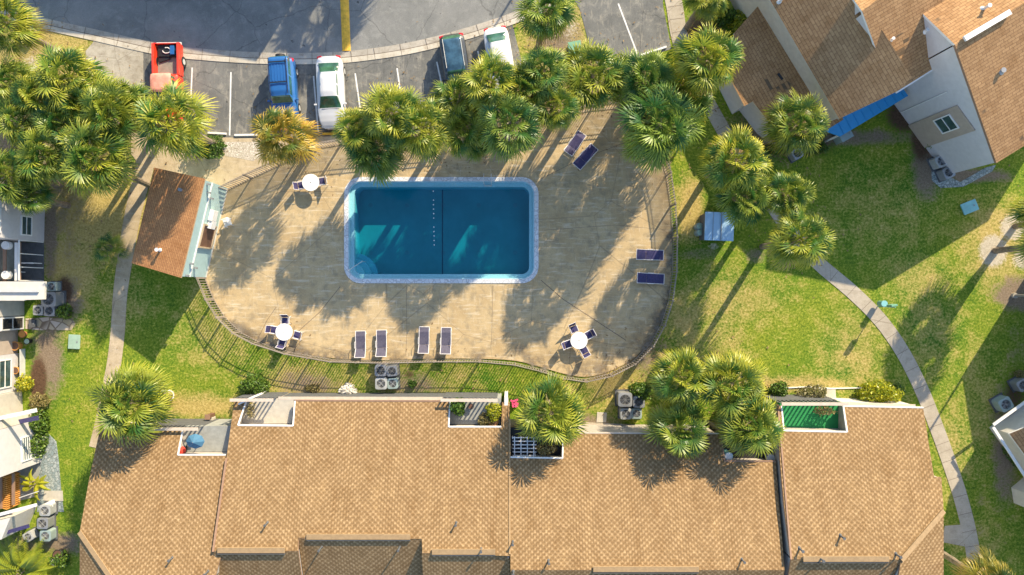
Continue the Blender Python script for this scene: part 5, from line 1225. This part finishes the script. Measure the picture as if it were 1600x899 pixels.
lounger(lo2, False, 1035, 399.5, R(90)-R(2), 'upper of the two flat loungers beside the right fence'); lounger(lo2, False, 1036, 436.5, R(90)-R(3), 'lower of the two flat loungers beside the right fence')
def make_chair():
    rt = root('patio_chair', (0, 0, DZ), 0, 'x', 'chair', 'navy sling chairs round the tables'); hw = .26
    m = MB()
    for s_ in (-1, 1):
        m.tube([(s_*hw, .25, 0), (s_*hw, .25, .42), (s_*hw, .25, .62), (s_*hw, -.2, .64)], .018, 6); m.tube([(s_*hw, .25, .42), (s_*hw, -.22, .40), (s_*hw, -.42, .88)], .018, 6)
    m.tube([(-hw, -.42, .88), (hw, -.42, .88)], .018, 6); m.tube([(-hw, .25, .42), (hw, .25, .42)], .018, 6); m.build('frame', M['frame_white'], rt)
    m = MB(); m.quad((-hw+.02, -.2, .405), (hw-.02, -.2, .405), (hw-.02, .24, .425), (-hw+.02, .24, .425)); m.build('seat', M['navy'], rt)
    m = MB(); m.quad((-hw+.02, -.23, .42), (hw-.02, -.23, .42), (hw-.02, -.41, .86), (-hw+.02, -.41, .86)); m.build('backrest', M['navy'], rt)
    for s_ in (-1, 1): m = MB(); m.tube([(s_*hw, -.2, .40), (s_*hw, -.3, 0)], .018, 6); m.build('leg', M['frame_white'], rt)
    return rt
def make_table(label):
    rt = root('round_table', (0, 0, DZ), 0, label, 'table', 'round white tables on the pool deck'); m = MB(); m.cyl((0, 0), .60, .70, .735, 40); m.build('tabletop', M['table_white'], rt, bevel=.01)
    m = MB(); m.cyl((0, 0), .035, .05, .70, 12); m.build('pedestal', M['metal_pale'], rt); m = MB(); m.cyl((0, 0), .26, 0, .05, 20, r2=.2); m.build('base', M['metal_pale'], rt); m = MB(); m.cyl((0, 0), .035, .72, .742, 12); m.build('umbrella_hole', M['black'], rt); return rt
ch0 = make_chair(); first = [True]
tabs_ = [(490.5, 288, 'white round table with two chairs at the upper left of the deck', [(192, .78), (10, .72)], 'upper left table', 1),
         (449.5, 518, 'white round table with four chairs at the lower left fence curve', [(90, .80), (170, .84), (345, .86), (255, .74)], 'lower left table', 2),
         (903, 531, 'white round table with four tilted chairs at the lower right of the deck', [(113, .86), (28, .82), (200, .82), (298, .84)], 'lower right table', 3)]
tb0 = None; side = {0: 'right', 1: 'upper', 2: 'left', 3: 'lower'}
for (px, py, lab, chs, tn, k) in tabs_:
    if tb0 is None: tb0 = make_table(lab); tb = tb0
    else: tb = dup(tb0, (0, 0, 0), 0, lab)
    place(tb, px, py, 0, lab); c = W(px, py)
    for a, d in chs:
        x, y = c.x+d*math.cos(R(a)), c.y+d*math.sin(R(a)); rz = R(a+90)
        sd = side[int(((a+45) % 360)//90)]; lb = f'navy sling chair on the {sd} side of the {tn}'
        o = ch0 if first[0] else dup(ch0, (0, 0, 0), 0, lb); first[0] = False; o['label'] = lb; o.location = (x, y, DZ); o.rotation_euler = (0, 0, rz)
# plastic chair by the pool house
rt = root('plastic_chair', W(359, 349), R(110), 'white plastic armchair against the teal pool house wall', 'chair'); rt.location.z = DZ
m = MB(); m.box((0, 0, .42), (.5, .48, .04)); m.build('seat', M['white'], rt, bevel=.02); m = MB(); m.box((0, -.25, .68), (.5, .04, .5), 0, 0, R(-12))
for i in range(0): pass
m.build('backrest', M['white'], rt, bevel=.02)
for s_ in (-1, 1):
    m = MB(); m.box((s_*.27, 0, .64), (.06, .5, .03)); m.build('armrest', M['white'], rt)
    for y_ in (-.22, .22): m = MB(); m.box((s_*.24, y_, .2), (.05, .05, .42)); m.build('leg', M['white'], rt)

# ------------------------------------------------------------------ air conditioners and small equipment
def make_ac(mat, size=.80, H=.75, dark=False):
    rt = root('air_conditioner', (0, 0, 0), 0, 'x', 'air conditioner', 'air conditioner condensers around the houses'); s = size/2; m = MB()
    # cabinet with top ring
    seg = 24; outer = []
    for k in range(seg):
        t = 2*math.pi*k/seg; c, sn = math.cos(t), math.sin(t); e = 0.32
        outer.append((s*math.copysign(abs(c)**e, c), s*math.copysign(abs(sn)**e, sn)))
    inner = [(s*.74*math.cos(2*math.pi*k/seg), s*.74*math.sin(2*math.pi*k/seg)) for k in range(seg)]
    vs = [(*p, .08) for p in outer]+[(*p, H) for p in outer]+[(*p, H+.02) for p in inner]+[(*p, H-.18) for p in inner]
    fs = []
    for ring0 in (0, 1, 2): fs += [(ring0*seg+k, ring0*seg+(k+1) % seg, (ring0+1)*seg+(k+1) % seg, (ring0+1)*seg+k) for k in range(seg)]
    m.add(vs, fs); m.build('cabinet', mat, rt)
    m = MB(); m.cyl((0, 0), s*.735, H-.26, H-.18, seg); m.build('fan_well', M['black'], rt)
    m = MB()
    for k in range(4):
        a = k*math.pi/2+.4; a2 = a+.8; r_ = s*.62
        m.quad((0, 0, H-.12), (r_*math.cos(a), r_*math.sin(a), H-.15), (r_*math.cos(a+.4)*1.05, r_*math.sin(a+.4)*1.05, H-.12), (r_*math.cos(a2), r_*math.sin(a2), H-.09))
    m.cyl((0, 0), s*.16, H-.13, H-.03, 12); m.build('fan', M['fan'] if dark else M['metal'], rt)
    m = MB()
    for rr_ in (.2, .35, .5, .65):
        m.tube([(s*rr_*math.cos(2*math.pi*k/16), s*rr_*math.sin(2*math.pi*k/16), H+.015) for k in range(17)], .006, 4)
    for k in range(4): a = k*math.pi/4; m.tube([(-s*.74*math.cos(a), -s*.74*math.sin(a), H+.02), (s*.74*math.cos(a), s*.74*math.sin(a), H+.02)], .006, 4)
    m.build('grille', M['metal'], rt)
    m = MB(); m.box((0, 0, .04), (size+.15, size+.15, .08)); m.build('pad', M['dark_wall'], rt)
    return rt
acs = {'pale': make_ac(M['ac_pale'], .82, .75), 'grey': make_ac(M['metal'], .82, .8, True), 'teal': make_ac(M['metal_teal'], .82, .7)}; used = set()
def ac(kind, px, py, label, rz=0, sc=1.0):
    src = acs[kind]
    if kind in used: o = dup(src, (0, 0, 0), 0, label)
    else: o = src; used.add(kind)
    o['label'] = label; k = .985; o.location = W(800+(px-800)*k, 449.5+(py-449.5)*k); o.location.z = .02; o.rotation_euler = (0, 0, rz); o.scale = (sc, sc, sc)
ac('grey', 595, 579, 'upper left condenser of the four below the lower fence'); ac('grey', 612.5, 580, 'upper right condenser of the four below the lower fence', .1, .9)
ac('pale', 595.5, 599.5, 'lower left condenser of the four below the lower fence'); ac('teal', 613, 600, 'lower right condenser of the four below the lower fence', .05, .9)
ac('grey', 976, 624, 'large dark fan condenser left of the oval bush', 0, 1.2); ac('grey', 998, 628, 'dark condenser partly under the oval bush', 0, 1.0)
ac('pale', 978, 647, 'pale condenser below the large dark fan one', 0, .95); ac('teal', 995, 647, 'pale green condenser at the lower right of the oval bush group', 0, .9)
ac('grey', 80, 468, 'large dark fan condenser beside the left house awning', 0, 1.25); ac('pale', 58, 485, 'blue finned condenser in the corner of the left house', 0, .85); ac('grey', 77, 486, 'small dark fan condenser above the flagstones', 0, .9); ac('teal', 78, 448, 'round topped condenser on top of the left house group', 0, .8)
ac('pale', 70, 798, 'topmost condenser beside the angled house', 0, .95); ac('grey', 67, 818, 'middle condenser beside the angled house', 0, .95); ac('teal', 70, 838, 'lowest condenser beside the angled house', 0, .95); ac('pale', 42, 840, 'hexagonal looking condenser left of the lowest one by the angled house', R(30), .8)
ac('grey', 1246, 240, 'lone condenser in the shade under the round bright palm', R(30), .9); ac('pale', 1471, 252, 'upper condenser at the gabled block corner', R(25), 1.0); ac('grey', 1482, 270, 'lower condenser at the gabled block corner', R(25), .95)
ac('teal', 1571, 632, 'green topped condenser at the right edge house', R(30), 1.1); ac('grey', 1598, 602, 'condenser cut by the right edge', R(30), .95)
for (px, py, w_, l_, rz_, lab) in [(978, 612, 0, 0, 0, '')][:0]: pass
def ubox(name, px, py, sx, sy, h, rz, mat, label, cat='utility box', z=.02):
    rt = root(name, W(px, py), rz, label, cat); rt.location.z = z; m = MB(); m.box((0, 0, h/2), (sx, sy, h)); m.build('cabinet', M[mat], rt, bevel=.03)
    m = MB(); m.box((0, 0, h+.02), (sx+.06, sy+.06, .05)); m.build('lid', M[mat], rt, bevel=.015); m = MB(); m.box((sx*.3, 0, h+.055), (.08, .12, .02)); m.build('latch', M['metal'], rt); return rt
ubox('utility_box', 897, 80, .85, .8, .7, R(10), 'green_box', 'green utility box beside the broad yellow palm')
ubox('utility_box', 56, 42, .85, .45, .9, R(-35), 'aqua_box', 'aqua utility box beside the top left palm')
ubox('utility_cover', 118, 534, .75, .95, .12, R(-3), 'pale_green', 'pale green utility cover on the grass below the flagstones')
ubox('utility_cover', 1513, 324, 1.05, .75, .12, R(22), 'aqua_box', 'pale blue utility cover in the large lawn shadow')
ubox('storage_box', 96, 0+790, .4, .4, .35, R(35), 'white', 'white cube box above the angled house condensers', 'box') if False else None
ubox('meter_box', 1311, 217, .85, .55, 1.0, R(-60)+R(90), 'metal_teal', 'dark meter cabinet at the left end of the blue awning')
ubox('meter_box', 1466, 186, 1.0, .6, 1.4, R(-62)+R(90), 'aqua_box', 'pale aqua cabinet against the brown siding')
ubox('storage_box', 82, 787, .55, .4, .45, R(30), 'white', 'small white box above the condensers of the angled house', 'box')
ubox('storage_bin', 1469, 236, .5, .3, .5, R(20), 'pale_green', 'pale green bin beside the gabled block condensers', 'bin')
ubox('mat_box', 53.5, 505.5, .4, .5, .2, 0, 'dark_wall', 'dark square box on the flagstone walk', 'box')
ubox('vent_box', 332, 656, .5, .5, .5, 0, 'patio', 'pale box on the wash strip', 'box')
# pump enclosure
PE = root('pump_enclosure', W(1114, 357), R(-2), 'pale blue flat roofed pump enclosure under the dark palm', 'shed'); m = MB(); m.box((0, 0, .72), (1.9, 1.75, 1.42)); m.build('wall', M['dark_wall'], PE)
m = MB(); m.box((-.5, 0, 1.5), (1.0, 1.95, .07)); m.box((.5, 0, 1.47), (1.0, 1.95, .07)); m.build('roof', M['pale_blue_roof'], PE)
m = MB(); m.box((.12, 0, 1.55), (.05, 1.95, .04)); m.box((-.45, 0, 1.55), (.02, 1.95, .02)); m.build('roof_seam', M['metal'], PE)
for k_, (px, py) in enumerate(((1089, 355), (1089.5, 364.5))):
    rt = root('pump_tank', W(px, py), 0, ('upper' if k_ == 0 else 'lower')+' round grey tank beside the pump enclosure', 'tank', 'tanks beside the pump enclosure'); m = MB(); m.cyl((0, 0), .24, 0, .7, 18); m.build('tank', M['metal_teal'], rt); m = MB(); m.cyl((0, 0), .2, .7, .78, 18, r2=.08); m.build('lid', M['pale_green'], rt)
# pet waste station (post with dispenser, bin and sign)
rt = root('waste_station', W(1371, 479), R(10), 'green pet waste post with bin beside the curving path', 'waste station')
m = MB(); m.tube([(0, 0, 0), (0, 0, 2.3)], .035, 8); m.build('post', M['green_box'], rt); m = MB(); m.box((0, .12, 1.9), (.42, .14, .65)); m.build('sign', M['green_box'], rt, bevel=.02)
m = MB(); m.cyl((0, .22), .2, .35, .95, 16); m.build('bin', M['green_box'], rt); m = MB(); m.cyl((0, .22), .22, .95, 1.0, 16); m.build('lid', M['aqua_box'], rt)
# round white rimmed planter
rt = root('planter', W(268, 617), 0, 'round planter with white rim on the lawn right of the wide palm', 'planter'); m = MB()
m.tube([(.36*math.cos(2*math.pi*k/24), .36*math.sin(2*math.pi*k/24), .42) for k in range(25)], .05, 8); m.build('rim', M['white'], rt, smooth=True); m = MB(); m.cyl((0, 0), .24, 0, .40, 20, r2=.35); m.build('pot', M['terra'], rt); m = MB(); m.cyl((0, 0), .3, .40, .41, 20); m.build('soil', M['brown'], rt)
# post stumps, pots
for (px, py, s_, h_, lab) in [(333, 648, .3, .9, 'short brown timber post on the wash strip')]:
    rt = root('timber_post', W(px, py), 0, lab, 'post'); m = MB(); m.box((0, 0, h_/2), (s_, s_*.9, h_)); m.build('post', M['brown'], rt, bevel=.02); m = MB(); m.box((0, 0, h_+.02), (s_+.06, s_+.06, .04)); m.build('cap', M['brown_trim'], rt)
def pot(px, py, r_, h_, mat, label, fill='brown', z=.03):
    rt = root('plant_pot', W(px, py, z), 0, label, 'plant pot'); m = MB(); m.cyl((0, 0), r_*.75, 0, h_, 18, r2=r_); m.build('pot', M[mat], rt); m = MB(); m.tube([(r_*math.cos(2*math.pi*k/18), r_*math.sin(2*math.pi*k/18), h_) for k in range(19)], .025, 6); m.build('rim', M[mat], rt)
    m = MB(); m.cyl((0, 0), r_*.9, h_-.03, h_+.005, 18); m.build('soil', M[fill], rt)
pot(96, 864, .36, .4, 'black', 'larger black plant pot with brown soil in the lower left'); pot(90, 876, .28, .35, 'black', 'smaller black pot below the brown soil pot', 'white'); pot(771, 657, .32, .4, 'orange', 'orange clay pot in the plant courtyard', z=2.26); pot(761, 662, .26, .35, 'terra', 'terracotta pot at the bottom edge of the plant courtyard', z=2.26)
pot(48, 533, .2, .4, 'black', 'black pot with light leaves by the tan wall', 'pale_green'); pot(39, 522, .24, .3, 'terra', 'terracotta pot below the left house sliding door', 'orange'); pot(31, 540, .3, .5, 'orange', 'orange clay pot against the tan wall'); pot(31, 578, .24, .45, 'orange', 'orange clay pot under the white framed window')
pot(736, 634, .2, .3, 'dark_wall', 'grey bowl beside the spiky courtyard plant', z=2.26)
pot(1199, 713, .3, .6, 'metal', 'grey round pot in the dark well of the broad townhouse', 'metal_pale', 2.92)
# blue parasol, red grill cover, trellis
rt = root('parasol', W(317, 684, 2.5), 0, 'half open blue parasol in the slatted courtyard of the west townhouse', 'parasol'); m = MB(); seg = 8; vs = [(0, 0, 1.5)]+[(.62*math.cos(2*math.pi*k/seg), .5*math.sin(2*math.pi*k/seg), 1.1) for k in range(seg)]
m.add(vs, [(0, 1+k, 1+(k+1) % seg) for k in range(seg)]); m.build('canopy', plain('faded_blue_canvas', (0.06, 0.17, 0.27), .8), rt); m = MB(); m.tube([(0, 0, 0), (0, 0, 1.5)], .03, 8); m.build('pole', M['metal'], rt)
rt = root('grill', W(288, 702, 2.5), 0, 'covered red grill in the corner of the blue parasol courtyard', 'grill'); m = MB(); m.cyl((0, 0), .3, .4, .85, 16, r2=.2); m.build('cover', M['red_cover'], rt); m = MB(); m.box((0, 0, .2), (.4, .4, .4)); m.build('stand', M['black'], rt)
rt = root('trellis', W(800, 695), 0, 'white lattice trellis lying over the well beside the round palm', 'trellis', world_parts=True); m = MB()
for i in range(6): a, b = W(801, 684+i*5.6, 3.5), W(838, 684+i*5.6, 3.5); m.box((a+b)/2, ((b-a).length, .06, .05))
for i in range(4): a, b = W(804+i*10, 682, 3.5), W(804+i*10, 713, 3.5); m.box((a+b)/2+Vector((0, 0, .05)), (.06, (b-a).length, .04))
m.build('lattice', M['frame_white'], rt); m = MB()
for px, py in ((801, 685), (836, 711)): p = W(px, py, 3.5); m.box((p.x, p.y, 3.2), (.08, .08, .6))
m.build('leg', M['frame_white'], rt)
rt = root('rain_barrel', W(1132, 708, 2.92), 0, 'aqua barrel in the shaded well beside the clump palm', 'barrel'); m = MB(); m.cyl((0, 0), .28, .05, .9, 18); m.build('barrel', M['aqua_box'], rt); m = MB(); m.cyl((0, 0), .25, .9, .94, 18); m.build('lid', M['metal_pale'], rt)
# lamp posts
def lamp(px, py, h, label):
    rt = root('street_lamp', W(px, py), 0, label, 'street lamp'); m = MB(); m.tube([(0, 0, 0), (0, 0, h)], [.1, .07], 10); m.build('pole', M['metal'], rt); m = MB(); m.cyl((0, 0), .28, h, h+.18, 16, r2=.1); m.build('lamp_head', M['metal_pale'], rt); m = MB(); m.cyl((0, 0), .2, 0, .2, 12); m.build('base', M['slab'], rt)
lamp(1584, 462, 6.3, 'lamp post in the dark mulch ring near the right edge'); lamp(931, -212, 8.0, 'tall lamp post north of the road')

# awning seams
for i in range(9):
    t_ = (i+.5)/9; a = bl.pt(1313+(1419-1313)*t_, 213.5+(150-213.5)*t_, .02); b = bl.pt(1300+(1408-1300)*t_, 186+(134-186)*t_, .02)
    bar(NE, a, b, .03, .04, M['blue_roof'], 'awning_seam')
m = MB(); c = wa.lerp(wb, .30)+wn_*.03; m.box(c+Vector((0, 0, 2.7)), (.05, .06, 5.2), wang); m.build('downspout', M['white'], NE)
# dirt washed along the deck edge
def make_film():
    t = NT('dirt_film'); n = t.noise(0.9, 7, 0.75, t.pos()); n2 = t.noise(0.25, 3, 0.6, t.pos())
    t.base(t.ramp(n, [(0.4, (0.10, 0.075, 0.05)), (0.7, (0.34, 0.30, 0.24))])); t.set(0.95)
    tr = t.node('ShaderNodeBsdfTransparent'); ms = t.node('ShaderNodeMixShader')
    t.link(t.math('MULTIPLY', t.ramp(t.mix(0.5, n, n2), [(0.47, 0.0), (0.56, 0.85)]), t.attr('edge')), ms.inputs[0]); t.link(tr.outputs[0], ms.inputs[1]); t.link(t.b.outputs[0], ms.inputs[2]); t.link(ms.outputs[0], t.out.inputs['Surface']); return t.mat
bm_v, bm_f, ed_ = [], [], []
fp = smooth_path([(800+(x-800)*.985, 449.5+(y-449.5)*.985) for x, y in fence_px[14:]], 4)
for i, q in enumerate(fp):
    a = Vector(fp[max(i-1, 0)]); b = Vector(fp[min(i+1, len(fp)-1)]); d = (b-a).normalized(); nn2 = Vector((-d.y, d.x)); p = Vector(q)
    wdt = 34 if q[0] > 780 and q[1] > 500 else 20
    for w_, e_ in ((-3, .4), (2, 1), (wdt, 0)):
        z = p+nn2*w_; P = W(z.x, z.y); bm_v.append((P.x, P.y, .068)); ed_.append(e_)
    if i:
        o = 3*i
        bm_f += [(o-3, o-2, o+1, o), (o-2, o-1, o+2, o+1)]
me = bpy.data.meshes.new('dirt_film'); me.from_pydata(bm_v, [], bm_f); at = me.attributes.new('edge', 'FLOAT', 'POINT'); at.data.foreach_set('value', np.array(ed_, dtype=np.float32)); me.materials.append(make_film())
tag((lambda o: (COL.objects.link(o), o)[1])(bpy.data.objects.new('deck_dirt', me)), kind='structure')
# fallen leaf litter under the palms
r = random.Random(11); m = MB()
spots = [(x, y, 60) for x, y, h, r_, l_, k_, ln in PALMS]+[(600, 215, 90), (700, 212, 90), (860, 60, 40), (480, 590, 70), (700, 600, 90), (960, 575, 50), (1010, 560, 40), (60, 90, 50)]
for x, y, sp in spots:
    for i in range(70):
        px, py = r.gauss(x, sp*.7), r.gauss(y, sp*.6)
        if 535 < px < 845 and 270 < py < 448: continue
        if py > 655 and 120 < px < 1480: continue
        p = W(px, py); p.z = .072+r.uniform(0, .02); a = r.uniform(0, 6.28); L = r.uniform(.04, .13); w_ = L*r.uniform(.2, .5)
        u = Vector((math.cos(a), math.sin(a), r.uniform(-.15, .15))); v = Vector((-u.y, u.x, 0))
        m.quad(p-u*L, p+v*w_, p+u*L, p-v*w_)
tag(m.build('leaf_litter', plain('dead_leaf', (0.26, 0.17, 0.08), .9, var=.5, vscale=1.5)), kind='stuff')

bar(EB, W(1552, 668, 1.75), W(1602, 745, 1.75), .18, .08, M['white'], 'wall_cap')
bar(EB, W(1552, 664, 1.75), W(1602, 628, 1.75), .18, .08, M['white'], 'wall_cap')
bush(1575, 712, 5, 22, .5, 'thin line of shrubs along the right edge house wall', 'leaf_bush', .8, .07, rz=R(33))
bush(1590, 585, 8, 8, .6, 'pale shrub above the condensers at the right edge', 'leaf_drybush', .8, .07)
